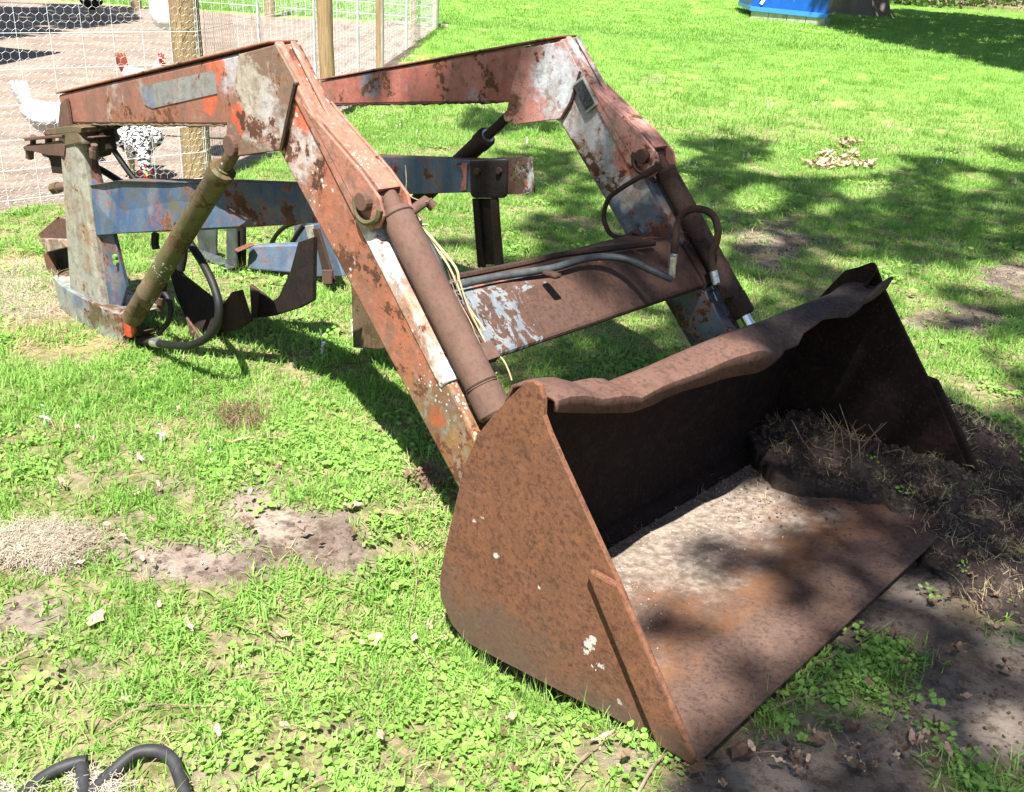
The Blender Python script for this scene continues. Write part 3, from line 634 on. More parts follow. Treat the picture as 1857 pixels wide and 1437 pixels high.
# curved base band
def band(sgn, mat, par):
    cx = [(-3.22, -.50), (-3.19, -.575), (-3.10, -.62), (-2.96, -.640), (-2.78, -.640), (-2.62, -.632), (-2.55, -.62)]
    cx = smooth_path([(x, y*1.0, 0) for x, y in cx], 4)
    zt = lambda u: .095+.03*(u+2.95); zb = lambda u: -.03+.02*(u+2.9)
    mb = MB(); k = len(cx); vs = []
    for p in cx:
        x, y = p[0], p[1]*(-sgn) if sgn > 0 else p[1]
        off = .014*(1 if y < 0 else -1)
        vs += [(x, y, zb(x)), (x, y, zt(x)), (x, y+off, zt(x)), (x, y+off, zb(x))]
    fs = [(i*4+j, i*4+(j+1) % 4, (i+1)*4+(j+1) % 4, (i+1)*4+j) for i in range(k-1) for j in range(4)]+[(0, 3, 2, 1), tuple((k-1)*4+j for j in (0, 1, 2, 3))]
    o = mb.add(vs, fs).build('base_band', mat, par, bevel=.003)
    vs = [(p[0], (p[1]+.015)*(-1 if sgn > 0 else 1), zt(p[0])-.008) for p in cx]+[(p[0]+.02*0, (-.46)*(-1 if sgn > 0 else 1), zt(p[0])-.008) for p in cx]
    n_ = len(cx); MB().add(vs, [(i, i+1, n_+i+1, n_+i) for i in range(n_-1)]).build('base_top', mat, par)
    return o
band(-1, M['base'], pN)
MB().prism([P2(222, 580, -.60), P2(238, 560, -.60), P2(250, 600, -.60), P2(243, 612, -.60), P2(214, 606, -.60)], -.612, -.60).build('toe_plate', M['orange_spot'], pN, bevel=.003)
MB().prism([P2(232, 575, -.59), P2(250, 560, -.59), P2(255, 608, -.59), P2(235, 612, -.59)], -.60, -.575).build('lower_lug', M['dark'], pN, bevel=.004)
MB().prism([P2(170, 605, -.60), P2(235, 607, -.60), P2(225, 625, -.60), P2(195, 622, -.60)], -.62, -.50).build('skid_foot', M['dark'], pN, bevel=.004)
MB().tube([P(98, 342, -.62), P(122, 338, -.60)], .018, 10).build('bolt', M['brown'], pN, bevel=.003)
MB().tube([P(96, 343, -.625), P(106, 340, -.615)], .023, 6).build('bolt_head', M['mossy'], pN, bevel=.003)
# valve and pivot hardware on top of the post
vm = MB().prism([P2(118, 236, -.60), P2(150, 232, -.60), P2(160, 262, -.60), P2(128, 268, -.60)], -.62, -.48).build('pivot_hardware', M['mossy'], loader, bevel=.01)
for nm, pts, v0, v1, mm in (
    ('pivot_ear', [(108, 190), (118, 178), (128, 240), (104, 240)], -.585, -.5705, 'brown'),
    ('flat_bar', [(41, 250), (112, 244), (112, 250), (44, 256)], -.63, -.58, 'brown'),
    ('bar_cap', [(77, 240), (84, 234), (130, 228), (148, 232), (146, 242), (80, 246)], -.62, -.52, 'mossy'),
    ('yoke', [(41, 266), (50, 262), (66, 263), (105, 255), (118, 262), (116, 285), (84, 282), (64, 276), (44, 274)], -.62, -.57, 'brown'),
    ('valve_body', [(82, 278), (112, 268), (120, 300), (114, 316), (94, 314), (90, 292)], -.60, -.52, 'black'),
    ('under_bracket', [(122, 222), (186, 222), (192, 232), (176, 240), (150, 244), (124, 238)], -.565, -.50, 'black'),
    ('drop_plug', [(172, 228), (184, 228), (193, 272), (180, 277)], -.56, -.52, 'black'),
    ('side_lug', [(155, 258), (166, 250), (178, 266), (172, 284), (160, 288)], -.56, -.50, 'dark'),
    ('washer_bar', [(150, 248), (170, 248), (170, 251), (150, 252)], -.60, -.54, 'brown')):
    MB().prism([P2(x, y, v0) for x, y in pts], v0, v1).build(nm, M[mm], vm, bevel=.003)
for px, py, py2, r_ in ((54, 272, 287, .016), (60, 246, 266, .011), (88, 244, 262, .013), (171, 262, 270, .012), (170, 270, 286, .016)):
    MB().tube([P(px, py, -.60), P(px, py2, -.60)], r_, 8).build('bolt', M['brown'], vm, bevel=.002)
# hoses around the rear
def hose(pts, r, mat='rubber', par=None, k=6):
    return MB().tube(smooth_path(pts, k), r, 10).build('hydraulic_hose', M[mat], par or loader, smooth=True)
hose([P(183, 236, -.53), P(197, 258, -.53), P(214, 284, -.52), P(238, 318, -.50), P(262, 345, -.48)], .010)
hose([P(150, 300, -.50), P(170, 303, -.49), P(190, 312, -.48), P(215, 328, -.47), P(240, 345, -.46)], .013)
big = hose([P(322, 405, -.52), P(345, 442, -.52), P(368, 478, -.53), P(386, 515, -.54), P(397, 555, -.55), P(392, 592, -.56), P(372, 615, -.57), P(342, 627, -.58), P(310, 626, -.58), P(288, 623, -.58)], .0135)
MB().tube([P(289, 623, -.58), P(277, 621, -.58)], .0165, 10).build('ferrule', M['zinc'], big, smooth=True)
MB().tube([P(277, 621, -.58), P(258, 617, -.58), P(246, 626, -.58)], .017, 8).build('hose_end', M['black'], big, smooth=True)
hose([P(250, 622, -.58), P(235, 634, -.585), P(221, 650, -.59), P(222, 668, -.59), P(238, 673, -.60), P(252, 673, -.60)], .010, 'rubber')
h = hose([P(334, 418, -.46), P(333, 460, -.47), P(328, 490, -.48)], .014)
h = hose([P(282, 425, -.44), P(281, 440, -.44), P(283, 452, -.44)], .014)
h = hose([P(255, 532, -.55), P(275, 527, -.54), P(298, 532, -.53), P(309, 555, -.53), P(306, 582, -.54), P(287, 606, -.56)], .0095)
MB().tube([P(299, 500, -.53), P(296, 526, -.53), P(291, 540, -.53)], .012, 8).build('tee_pipe', M['dark'], h, smooth=True)
MB().tube([P(292, 538, -.53), P(291, 550, -.53), P(291, 551, -.53), P(290, 562, -.53)], [.0175, .0175, .012, .012], 10).build('coupler', M['brown'], h, smooth=True)
MB().tube([P(300, 496, -.53), P(299, 505, -.53)], .009, 8).build('ferrule', M['zinc'], h, smooth=True)
hose([P(491, 444, .42), P(503, 424, .42), P(520, 410, .42), P(545, 402, .42)], .011); hose([P(529, 442, .42), P(540, 424, .42), P(552, 408, .42)], .012)

# brackets at the rear of the frame
br1 = MB().prism([P2(68, 425, -.50), P2(104, 394, -.50), P2(128, 400, -.50), P2(131, 446, -.50), P2(92, 457, -.50)], -.50, -.492).build('rear_bracket', M['bucket_lip'], loader, bevel=.003)
MB().prism([P2(84, 456, -.46), P2(138, 440, -.46), P2(146, 520, -.46), P2(106, 514, -.46)], -.462, -.45).build('bracket_web', M['black'], br1, bevel=.002)
MB().prism([P2(80, 460, -.50), P2(90, 458, -.50), P2(106, 516, -.50), P2(94, 520, -.50)], -.505, -.49).build('bracket_rib', M['bucket'], br1, bevel=.002)
MB().prism([P2(106, 503, -.50), P2(142, 497, -.50), P2(146, 512, -.50), P2(112, 516, -.50)], -.50, -.44).build('bracket_shelf', M['bucket'], br1, bevel=.002)
MB().prism([P2(78, 432, -.51), P2(118, 434, -.51), P2(130, 447, -.51), P2(94, 456, -.51)], -.53, -.501).build('bracket_lip', M['gusset'], br1, bevel=.002)
# far rear: grey bracket, posts, blue box
gb = MB().prism([P2(352, 400, .16), P2(392, 408, .16), P2(391, 474, .16), P2(362, 462, .16)], .16, .17).build('rear_bracket', M['pipe'], loader, bevel=.003)
slab(MB(), [P(334, 450, .13), P(352, 446, .17), P(430, 482, .14), P(410, 490, .10)], (0, .012, 0)).build('bracket_shelf', M['pipe'], gb, bevel=.003)
MB().prism([P2(410, 412, .13), P2(429, 410, .13), P2(429, 486, .13), P2(410, 480, .13)], .13, .14).build('bracket_post', M['pipe'], gb, bevel=.003)
MB().prism([P2(430, 405, .15), P2(440, 405, .15), P2(440, 482, .15), P2(430, 486, .15)], .15, .17).build('bracket_rib', M['black'], gb, bevel=.003)
slab(MB(), [P(424, 452, .12), P(450, 441, .17), P(456, 447, .17), P(430, 458, .12)], (0, .02, 0)).build('bracket_lip', M['bucket'], gb, bevel=.003)
bx = slab(MB(), [P(452, 446, .19), P(500, 443, .27), P(560, 443, .36), P(562, 499, .34), P(500, 493, .25), P(446, 489, .17)], (0, .06, 0)).build('blue_box_section', M['blue_far'], loader, bevel=.008)
MB().prism([P2(562, 408, .36), P2(590, 404, .36), P2(622, 502, .36), P2(566, 502, .36)], .36, .38).build('box_upright', M['blue_far'], bx, bevel=.004)
MB().prism([P2(566, 415, .32), P2(576, 415, .32), P2(606, 515, .32), P2(590, 518, .32)], .32, .335).build('box_brace', M['dark'], bx, bevel=.003)
MB().prism([P2(552, 410, .34), P2(566, 408, .34), P2(570, 440, .34), P2(560, 440, .34)], .34, .35).build('box_tab', M['post'], bx, bevel=.003)
MB().prism([P2(583, 490, .30), P2(602, 490, .30), P2(600, 516, .30), P2(584, 516, .30)], .30, .31).build('box_foot', M['brown'], bx, bevel=.003)

# ------------------------------------------------------------------ bucket
def curve_in(xs_, ys_, x): return float(np.interp(x, xs_, ys_))
def PU(px, py, u):
    d = (px-PW/2)/FPX*RT - (py-PH/2)/FPX*UP + FW
    c = np.array([0, 0, CAM_H]); t = ((O3+FWD*u-c) @ FWD)/(d @ FWD); q = c+d*t-O3
    return (float(q @ LAT), float(q[2]))
up_ = [PU(x, y, -.495) for x, y in [(976, 689), (1007, 688), (1041, 697), (1075, 689), (1094, 690), (1110, 697), (1188, 667), (1265, 633), (1330, 606), (1412, 577), (1488, 545), (1524, 532), (1545, 516), (1565, 505), (1588, 492)]]
lo_ = [PU(x, y, -.418) for x, y in [(986, 744), (1078, 749), (1139, 746), (1188, 735), (1252, 706), (1317, 686), (1365, 674), (1400, 656), (1416, 646), (1425, 635), (1448, 626), (1459, 603), (1495, 580), (1530, 576), (1552, 535), (1575, 510), (1590, 502)]]
UWX = [p[0] for p in up_]; UZ = [p[1] for p in up_]; LWX = [p[0] for p in lo_]; LZ = [p[1] for p in lo_]
ws = np.linspace(-.743, .743, 150)
wob = lambda a: .006*math.sin(a*9+1)+.004*math.sin(a*23)
backprof = [(-.50, None), (-.545, .525), (-.583, .455), (-.618, .365), (-.640, .27), (-.668, .13), (-.676, .0), (-.655, -.04), (-.60, -.066)]
mb = MB(); rows = []
for w_ in ws:
    zt = curve_in(UWX, UZ, w_); zl = curve_in(LWX, LZ, w_); fold = sst(.50, .56, w_)
    flat = sst(.02, .22, w_)*(1-fold)
    r = [(-.418+wob(w_)+.03*fold, zl), (-.420+wob(w_)+.02*fold, zl+(zt-zl)*.80*(1-flat)), (-.428+wob(w_), zl+(zt-zl)*(.90-.75*flat)), (-.468, zt-(zt-zl)*.06-.25*flat*(zt-zl)), (-.497, zt), (-.525, zt-.014), (-.556, min(.50, zt-.05)), (-.588, .435), (-.618, .360), (-.640, .268), (-.668, .13), (-.676, .0), (-.655, -.042), (-.60, -.068)]
    rows.append(r)
K = len(rows[0])
def sheet(rows, ws, th):
    v = []; f = []; K = len(rows[0]); N = len(rows)
    for r, w_ in zip(rows, ws):
        for u, z in r: v.append((u, w_, z))
    for i in range(N-1):
        for j in range(K-1): f.append((i*K+j, i*K+j+1, (i+1)*K+j+1, (i+1)*K+j))
    return v, f
v, f = sheet([r[6:] for r in rows], ws, .006)
bk = MB().add(v, f).build('bucket', M['bucket_shaded'], loader, smooth=True)
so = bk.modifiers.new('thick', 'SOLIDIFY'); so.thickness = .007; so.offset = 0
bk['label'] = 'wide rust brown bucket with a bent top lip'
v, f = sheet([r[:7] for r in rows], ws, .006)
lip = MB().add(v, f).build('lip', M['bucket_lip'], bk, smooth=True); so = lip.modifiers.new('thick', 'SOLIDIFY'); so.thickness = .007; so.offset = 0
q = P(1007, 722, -.70)
MB().tube([(-.414, q[1]+.02, q[2]+.005), (-.428, q[1]+.02, q[2]+.008)], .005, 12).build('bolt_hole', M['rubber'], bk)
# torn curl at the far corner
MB().add([P(1583, 500, .735), P(1592, 476, .72), P(1590, 492, .70), P(1572, 520, .70), P(1560, 520, .735), P(1588, 530, .735)],
         [(0, 1, 2), (0, 2, 3, 4), (0, 4, 5), (3, 5, 4)]).build('torn_corner', M['bucket_shaded'], bk)
# floor plate
fl = []; nu, nw = 24, 60
fr = [[(-.62+.64*i/nu, (-.070+.078*(i/nu))) for i in range(nu+1)] for _ in range(nw+1)]
v, f = sheet(fr, np.linspace(-.743, .743, nw+1), 0)
fo = MB().add(v, f).build('floor_plate', M['floor'], bk, smooth=True); so = fo.modifiers.new('thick', 'SOLIDIFY'); so.thickness = .010; so.offset = -1
MB().prism([(-.012, .0045), (.024, .0085), (.0255, .001), (-.012, -.008)], -.757, .757).build('cutting_edge', M['floor'], bk, bevel=.002)
side = [(-.444, .618), (-.431, .596), (-.428, .560), (-.41, .532), (-.37, .482), (-.205, .285), (-.110, .160), (.006, .004), (.002, -.006), (-.076, -.010), (-.347, -.057), (-.504, -.082), (-.60, -.096), (-.655, -.075), (-.697, -.020), (-.700, .03), (-.694, .08), (-.676, .175), (-.655, .275), (-.636, .365), (-.600, .452), (-.559, .513), (-.52, .565), (-.478, .615), (-.46, .621)]
for w0, w1, mm, lb in ((-.757, -.7445, 'bucket', None), (.7445, .757, 'bucket_shaded', None)):
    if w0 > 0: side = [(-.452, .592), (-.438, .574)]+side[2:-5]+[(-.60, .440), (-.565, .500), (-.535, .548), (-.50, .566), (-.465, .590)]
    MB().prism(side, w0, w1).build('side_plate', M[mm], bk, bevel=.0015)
for sg, mm in ((-1, 'bucket'), (1, 'bucket_shaded')):
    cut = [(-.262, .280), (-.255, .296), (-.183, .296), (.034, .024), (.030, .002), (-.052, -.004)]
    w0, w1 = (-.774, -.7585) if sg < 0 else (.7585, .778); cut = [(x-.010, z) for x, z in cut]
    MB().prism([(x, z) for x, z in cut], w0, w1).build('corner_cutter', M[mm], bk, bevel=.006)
# ------------------------------------------------------------------ run of posts and wire netting
def gpt(px, py): q = at(px, py); return np.array([q[0], q[1], float(gz(q[0], q[1]))])
def post_obj(name, p, r, h, mat, lean=(0, 0), seg=14, split=False):
    t_ = MB(); k = 8
    path = [(p[0]+lean[0]*h*i/k+random.uniform(-.003, .003), p[1]+lean[1]*h*i/k+random.uniform(-.003, .003), p[2]-.15+(h+.15)*i/k) for i in range(k+1)]
    return t_.tube(path, [r*(1+random.uniform(-.03, .03)) for _ in path], seg).build(name, M[mat], smooth=True)
G = 'wooden posts around the hen run'
for px, py, r, mt_, lb, ln in ((377, 338, .083, 'wood', 'thick tan corner post of the hen run behind the orange arm', (-.01, .0)), (613, 217, .062, 'wood', 'tan wooden fence post between the two loader arms, with a long crack', (-.03, 0)),
                         (698, 150, .040, 'wood_grey', 'grey split fence post behind the far salmon arm', (-.01, 0)), (755, 76, .045, 'wood', 'thin tan fence post further along the receding wire fence', (0, 0)),
                         (788, 50, .07, 'wood_grey', 'greyish far corner post where the wire fence meets the lawn', (0, 0)), (500, 30, .10, 'wood', 'brown post on the far side of the hen run, above the arm bend', (0, 0)),
                         (252, 16, .10, 'wood', 'short looking brown post on the far edge of the hen run beside the white feeder', (0, 0))):
    q = gpt(px, py); qd = q/np.linalg.norm(q[:2]); q = q+np.array([qd[0]-.05, qd[1], 0])*(r+.02)+np.array([-.045, 0, 0]) if px < 400 else q+np.array([-(r+.005), 0, 0]) if px < 770 else q; o = post_obj('fence_post', q, r, 1.95, mt_, ln); tag(o, lb, 'fence post', G)
q = gpt(692, 151); o = post_obj('fence_post', q+np.array([-.03, .05, 0]), .032, 1.9, 'wood', (-.01, 0)); tag(o, 'narrow tan stake pressed against the grey split fence post', 'fence post', G)
Gs = 'thin white stakes along the receding wire fence'
for px, lb in ((480, 'thin white stake just right of the corner post'), (573, 'thin white stake left of the cracked tan post'), (650, 'faint white stake between the cracked tan post and the grey split post'), (737, 'thin white stake right of the grey split post')):
    a, b = PEN_CORNER, PEN[2]
    best = min(((abs(topx(*(np.array(PEN_CORNER)*(1-t)+np.array(PEN_FAR)*t))[0]-px), t) for t in np.linspace(0, 1, 400)))
    p = np.array(PEN_CORNER)*(1-best[1])+np.array(PEN_FAR)*best[1]
    dd = np.linalg.norm(p)
    o = MB().tube([(p[0], p[1], -.1), (p[0], p[1], 1.7)], .0022*dd*.6, 6).build('white_stake', M['wire'], smooth=True); tag(o, lb, 'fence stake', Gs)
def netting(L, H, s, r):
    """hexagonal netting, each wire a thin three-sided rod"""
    wd = math.sqrt(3)*s; E_ = []
    nc = int(L/wd); nr = int(H/(1.5*s))
    wd = L/nc
    for j in range(nr):
        z0 = j*1.5*s; ox = (j % 2)*wd/2
        for i in range(nc):
            x = i*wd+ox
            E_ += [((x, z0), (x, z0+s)), ((x, z0), (x+wd/2, z0-s/2)), ((x, z0), (x-wd/2, z0-s/2))]
    E_ = np.array(E_, float); jit = lambda p: np.stack([p[:, 0]+.003*(vn(p[:, 0]*30, p[:, 1]*30)-.5)*2, p[:, 1]+.004*(vn(p[:, 0]*25+50, p[:, 1]*25)-.5)*2], 1)
    A = jit(E_[:, 0]); B = jit(E_[:, 1]); d = B-A; d /= np.linalg.norm(d, axis=1)[:, None]; nrm = np.stack([-d[:, 1], d[:, 0]], 1)
    ya = .012*(fbm(A[:, 0]*3, A[:, 1]*3, 2)-.5); yb = .012*(fbm(B[:, 0]*3, B[:, 1]*3, 2)-.5)
    V = []
    for P_, y in ((A, ya), (B, yb)):
        for k in range(3):
            c_, s_ = math.cos(2.094*k+.5)*r, math.sin(2.094*k+.5)*r
            V.append(np.stack([P_[:, 0]+nrm[:, 0]*c_, y+s_, np.maximum(0, P_[:, 1]+nrm[:, 1]*c_)], 1))
    V = np.stack(V, 1).reshape(-1, 3); n_ = len(A); b = np.arange(n_)*6
    Fq = np.concatenate([np.stack([b+k, b+(k+1) % 3, b+3+(k+1) % 3, b+3+k], 1) for k in range(3)])
    return V, Fq
Vn, Fn = netting(1.0, 1.85, .0235, .00075)
fence = empty('wire_fence', (float(PEN_CORNER[0]), float(PEN_CORNER[1]), 0))
tag(fence, 'silver hexagonal wire netting fence strung between wooden posts round the hen run', 'wire fence')
proto_net = None
def fence_run(p, q):
    global proto_net
    p = np.array(p[:2], float); q = np.array(q[:2], float); L = np.linalg.norm(q-p); k = max(1, round(L)); ang = math.atan2(q[1]-p[1], q[0]-p[0])
    off = np.array([fence.location.x, fence.location.y])
    for i in range(k):
        if proto_net is None:
            o = npmesh('wire_netting', Vn, Fn, M['wire'], fence); proto_net = o
        else:
            o = proto_net.copy(); C.objects.link(o)
        pos = p+(q-p)*i/k-off; o.location = (pos[0], pos[1], 0); o.rotation_euler = (0, 0, ang); o.scale = (L/k, 1, 1)
    mb = MB(); nrm = np.array([-(q-p)[1], (q-p)[0]])/L*.004
    for z in (.05, .20, .35, .52, .69, .86, 1.03, 1.2, 1.38, 1.6, 1.84):
        a = p-off+nrm; b = q-off+nrm; m_ = (a+b)/2
        mb.tube([(a[0], a[1], z), (m_[0], m_[1], z-.004), (b[0], b[1], z)], .0014, 4)
    mb.build('strand_wire', M['wire'], fence)
    mb = MB(); j = 0
    while j*.16 < L:
        c_ = p+(q-p)*(j*.16/L)-off+nrm*2; mb.tube([(c_[0], c_[1], 0), (c_[0], c_[1], 1.85)], .0011, 3, False); j += 1
    mb.build('upright_wire', M['wire'], fence)
cn = np.array(PEN_CORNER)
fence_run(cn, PEN_L); fence_run(cn, PEN_FAR)
back = empty('wire_fence', (-5, 19.6, 0)); tag(back, 'thin wire fence along the far side of the hen run, lawn behind it', 'wire fence')
mb = MB()
for z in (.15, .35, .55, .8, 1.05, 1.3, 1.6): mb.tube([(-9, 0, z), (3.05, -.3, z)], .004, 4)
mb.build('strand_wire', M['wire'], back)
mb = MB()
for i in range(60): mb.tube([(-9+.2*i, 0-.3*i/60, 0), (-9+.2*i, -.3*i/60, 1.6)], .0028, 3)
mb.build('upright_wire', M['wire'], back)
# pale board at the foot of the far corner
o = MB().box((0, 0, .03), (1.1, .09, .05)).build('ground_board', M['wood_grey'], bevel=.004); q = gpt(770, 47); o.location = (q[0]-.1, q[1], 0); tag(o, 'pale board lying on the ground at the far fence corner', 'board')

# ------------------------------------------------------------------ hens
def feather(name, a, b, thr=None, sc_=40):
    mt, t, bs = node_mat(name); n = NB(t)
    col = n.mix(n.ramp(n.noise(30, 4, .6, co=n.map((1, 1, 2))), .4, .6), a, tuple(v*.85 for v in a))
    if thr is not None: col = n.mix(n.ramp(n.vor(sc_, n.map((.8, 1, 1.5))), thr, thr+.08), col, b)
    t.links.new(col, bs.inputs['Base Color']); bs.inputs['Roughness'].default_value = .75
    t.links.new(n.bump(n.vor(sc_, n.map((.8, 1, 1.5))), .5, .006), bs.inputs['Normal']); return mt
M['f_white'] = feather('white_feathers', (.42, .41, .40), (.33, .33, .33))
M['f_speck'] = feather('speckled_feathers', (.70, .69, .70), (.02, .02, .022), .50, 62)
M['f_black'] = feather('black_feathers', (.012, .012, .015), (.02, .02, .02))
M['f_rust'] = feather('russet_feathers', (.20, .045, .02), (.1, .03, .01))
M['comb'] = plain('red_comb', (.50, .02, .015), .5); M['beak'] = plain('horn_beak', (.45, .30, .10), .5); M['hleg'] = plain('scaly_leg', (.30, .24, .12), .6)
def hen(px, py, heading, s, body, tailm, label, headdown=False, dark_tail=False):
    q = gpt(px, py); t_ = empty('hen', (q[0], q[1], q[2]-.005), heading); tag(t_, label, 'hen', 'hens in the wire run'); t_.scale = (s, s, s)
    sp_ = [(-.175, .285, .018), (-.15, .275, .045), (-.10, .245, .072), (-.04, .215, .092), (.02, .205, .098), (.075, .225, .082)]
    sp_ += [(.12, .235, .060), (.165, .215, .042), (.205, .17, .034), (.225, .125, .031), (.235, .10, .030), (.243, .085, .014)] if headdown else [(.11, .262, .060), (.128, .305, .043), (.138, .345, .034), (.148, .372, .031), (.160, .382, .028), (.175, .384, .012)]
    b = MB().tube([(x, 0, z) for x, z, r in sp_], [r for _, _, r in sp_], 14).build('body', M[body], t_, smooth=True, sub=1)
    hx, hz = (.238, .10) if headdown else (.165, .38)
    for sg in (-1, 1):
        w_ = [(-.13, .27, .012), (-.08, .25, .035), (-.01, .225, .05), (.05, .22, .035), (.08, .225, .012)]
        MB().tube([(x, sg*(.072+.018*(1-abs(x+.02)/.12)), z) for x, z, r in w_], [r for *_, r in w_], 8).build('wing', M[body], b, smooth=True)
        l = MB(); l.tube([(.01, sg*.04, .14), (.015, sg*.04, .06), (.01, sg*.04, .008)], [.022, .009, .008], 6)
        for a_ in (-.5, 0, .5): l.tube([(.01, sg*.04, .008), (.01+.05*math.cos(a_), sg*.04+.05*math.sin(a_), .004)], .005, 5)
        l.build('leg', M['hleg'], t_, smooth=True)
    tb = MB()
    for k in range(7):
        yy = (k-3)*.008; a_ = .9+.10*abs(k-3); L_ = .15-.01*abs(k-3)
        tb.tube([(-.15, yy, .27), (-.15-L_*.5*math.cos(a_), yy*1.8, .27+L_*.6*math.sin(a_)), (-.15-L_*math.cos(a_)*.8, yy*2.6, .27+L_*math.sin(a_)*1.1)], [.016, .018, .006], 5)
    tb.build('tail', M[tailm], t_, smooth=True)
    c_ = MB().prism([(hx-.03, hz+.02), (hx-.025, hz+.05), (hx-.012, hz+.034), (hx-.003, hz+.056), (hx+.008, hz+.034), (hx+.018, hz+.045), (hx+.022, hz+.018)], -.005, .005).build('comb', M['comb'], t_, bevel=.002)
    MB().tube([(hx+.012, 0, hz-.02), (hx+.012, 0, hz-.05)], [.016, .006], 8).build('wattle', M['comb'], t_, smooth=True)
    for sg in (-1, 1): MB().tube([(hx, sg*.022, hz), (hx, sg*.034, hz-.002)], [.017, .010], 8).build('cheek', M['comb'], t_, smooth=True)
    MB().tube([(hx+.012, 0, hz), (hx+.045, 0, hz-.012)], [.011, .002], 6).build('beak', M['beak'], t_, smooth=True)
    for sg in (-1, 1): MB().tube([(hx+.008, sg*.026, hz+.008), (hx+.008, sg*.037, hz+.008)], [.005, .003], 6).build('eye', M['rubber'], t_)
    return t_
hen(256, 322, R(-62), 1.12, 'f_speck', 'f_speck', 'black and white speckled hen with a red face pecking below the orange arm', True)
hen(104, 284, R(-12), 1.15, 'f_white', 'f_white', 'plump bright white hen half hidden by the rear post of the loader', True)
hen(266, 196, R(-10), 1.08, 'f_white', 'f_rust', 'white hen with an upright russet tail behind the orange arm')
hen(170, 36, R(95), 1.30, 'f_black', 'f_black', 'small black hen at the far end of the run')
# hanging feeder under its rail
c_ = at_d(308, 0, 6.6); hx_, hy_ = c_[0], c_[1]
fd = empty('hanging_feeder', (hx_, hy_, .80)); tag(fd, 'round white plastic feeder hanging inside the run beside the corner post', 'feeder')
pr = [(.004, .02), (.0, .06), (.018, .10), (.06, .125), (.16, .13), (.40, .135), (.42, .12)]
MB().tube([(0, 0, z) for z, r in [(-.0, .015), (.006, .06), (.022, .092), (.05, .112), (.10, .122), (.42, .128), (.44, .115)]], [r for z, r in [(0, .015), (.006, .06), (.022, .092), (.05, .112), (.10, .122), (.42, .128), (.44, .115)]], 24).build('tub', M['petal'], fd, smooth=True)
MB().tube([(0, 0, .44), (0, 0, 1.03)], .004, 6).build('hanging_wire', M['wire'], fd)
o = MB().tube([(hx_-1.2, hy_-.1, 1.86), (hx_+.75, hy_+.1, 1.86)], .03, 10).build('support_rail', M['wood'], smooth=True); tag(o, 'wooden rail above the frame that carries the white feeder', 'rail')
# shelter roof of the run, out at the left, whose shade falls into the run
sh = empty('hen_shelter', (-6.9, 9.9, 0)); tag(sh, 'low tin roofed shelter on posts at the left edge of the run', 'hen shelter')
rp = [at(-260, 60), at(-260, 150), at(0, 116), at(116, 93), at(60, 90), at(0, 84)]
rp = [(p[0]-LIGHT[0]*1.9+6.9, p[1]-LIGHT[1]*1.9-9.9) for p in rp]
mb = MB(); k = len(rp); mb.add([(x, y, 1.9) for x, y in rp]+[(x, y, 1.93) for x, y in rp], [tuple(range(k)), tuple(range(2*k-1, k-1, -1))]+[((i+1) % k, i, k+i, k+(i+1) % k) for i in range(k)])
mb.build('roof', M['zinc'], sh)
for i in (0, 1): MB().tube([(rp[i][0]+.1, rp[i][1], 0), (rp[i][0]+.1, rp[i][1], 1.9)], .05, 8).build('post', M['wood'], sh)

# ------------------------------------------------------------------ blue shed and its tree
M['shed'] = plain('bright_blue_paint', (.012, .10, .48), .45, 0, .12, 3, .1); M['shed_trim'] = plain('light_blue_trim', (.05, .24, .66), .45, 0, .1); M['block'] = plain('grey_concrete_block', (.32, .33, .28), .9, 0, .25, 6, .4)
A, B_, L_ = at(1360, 33), at(1495, 48), at(1338, 22)
shed = empty('blue_shed', tuple(A)); tag(shed, 'bright blue shed on concrete blocks beside the big tree trunk', 'shed')
dv = B_-A; wl = np.linalg.norm(dv); dv /= wl; nv = np.array([-dv[1], dv[0], 0])
cl_ = L_-A
ln = lambda a, b: tuple(a*dv+b*nv)
foot = [np.zeros(3), dv*wl, dv*wl+B_/np.linalg.norm(B_)*2.4, np.array([cl_[0], cl_[1], 0])+A/np.linalg.norm(A)*2.4, np.array([cl_[0], cl_[1], 0])*1.0]
def ring(off, z):
    c_ = sum(foot)/len(foot); return [tuple(c_+(p-c_)*(1+off/np.linalg.norm(p-c_))+np.array([0, 0, z])) for p in foot]
def lump(r0, r1, name, mat, par):
    k = len(r0); return MB().add(r0+r1, [tuple(range(k)), tuple(range(2*k-1, k-1, -1))]+[((i+1) % k, i, k+i, k+(i+1) % k) for i in range(k)]).build(name, mat, par)
lump(ring(0, .34), ring(0, 2.6), 'wall', M['shed'], shed); lump(ring(.07, .21), ring(.07, .34), 'base_trim', M['shed_trim'], shed)
lump(ring(.25, 2.6), ring(-.8, 3.3), 'roof', M['shed_trim'], shed)
for k in range(4):
    c0 = dv*(wl*(k+.5)/4); rot = Matrix.Rotation(math.atan2(dv[1], dv[0]), 3, 'Z')
    MB().box(tuple(c0+nv*.12+np.array([0, 0, .09])), (wl/4-.02, .25, .235), rot).build('block', M['block'], shed, bevel=.01)
for k in (1, 2, 3):
    c0 = dv*(wl*k/3-.28); MB().box(tuple(c0-nv*.006+np.array([0, 0, 1.5])), (.02, .012, 1.9), Matrix.Rotation(math.atan2(dv[1], dv[0]), 3, 'Z')).build('batten', M['shed_trim'], shed)
c0 = dv*(wl*.15); MB().box(tuple(c0-nv*.03+np.array([0, 0, .50])), (.09, .05, .20), Matrix.Rotation(.5, 3, 'Y')).build('latch', M['petal'], shed, bevel=.01)
MB().box(tuple(c0-nv*.03+dv*-.06+np.array([0, 0, .58])), (.08, .05, .10)).build('hinge', M['rubber'], shed, bevel=.01)

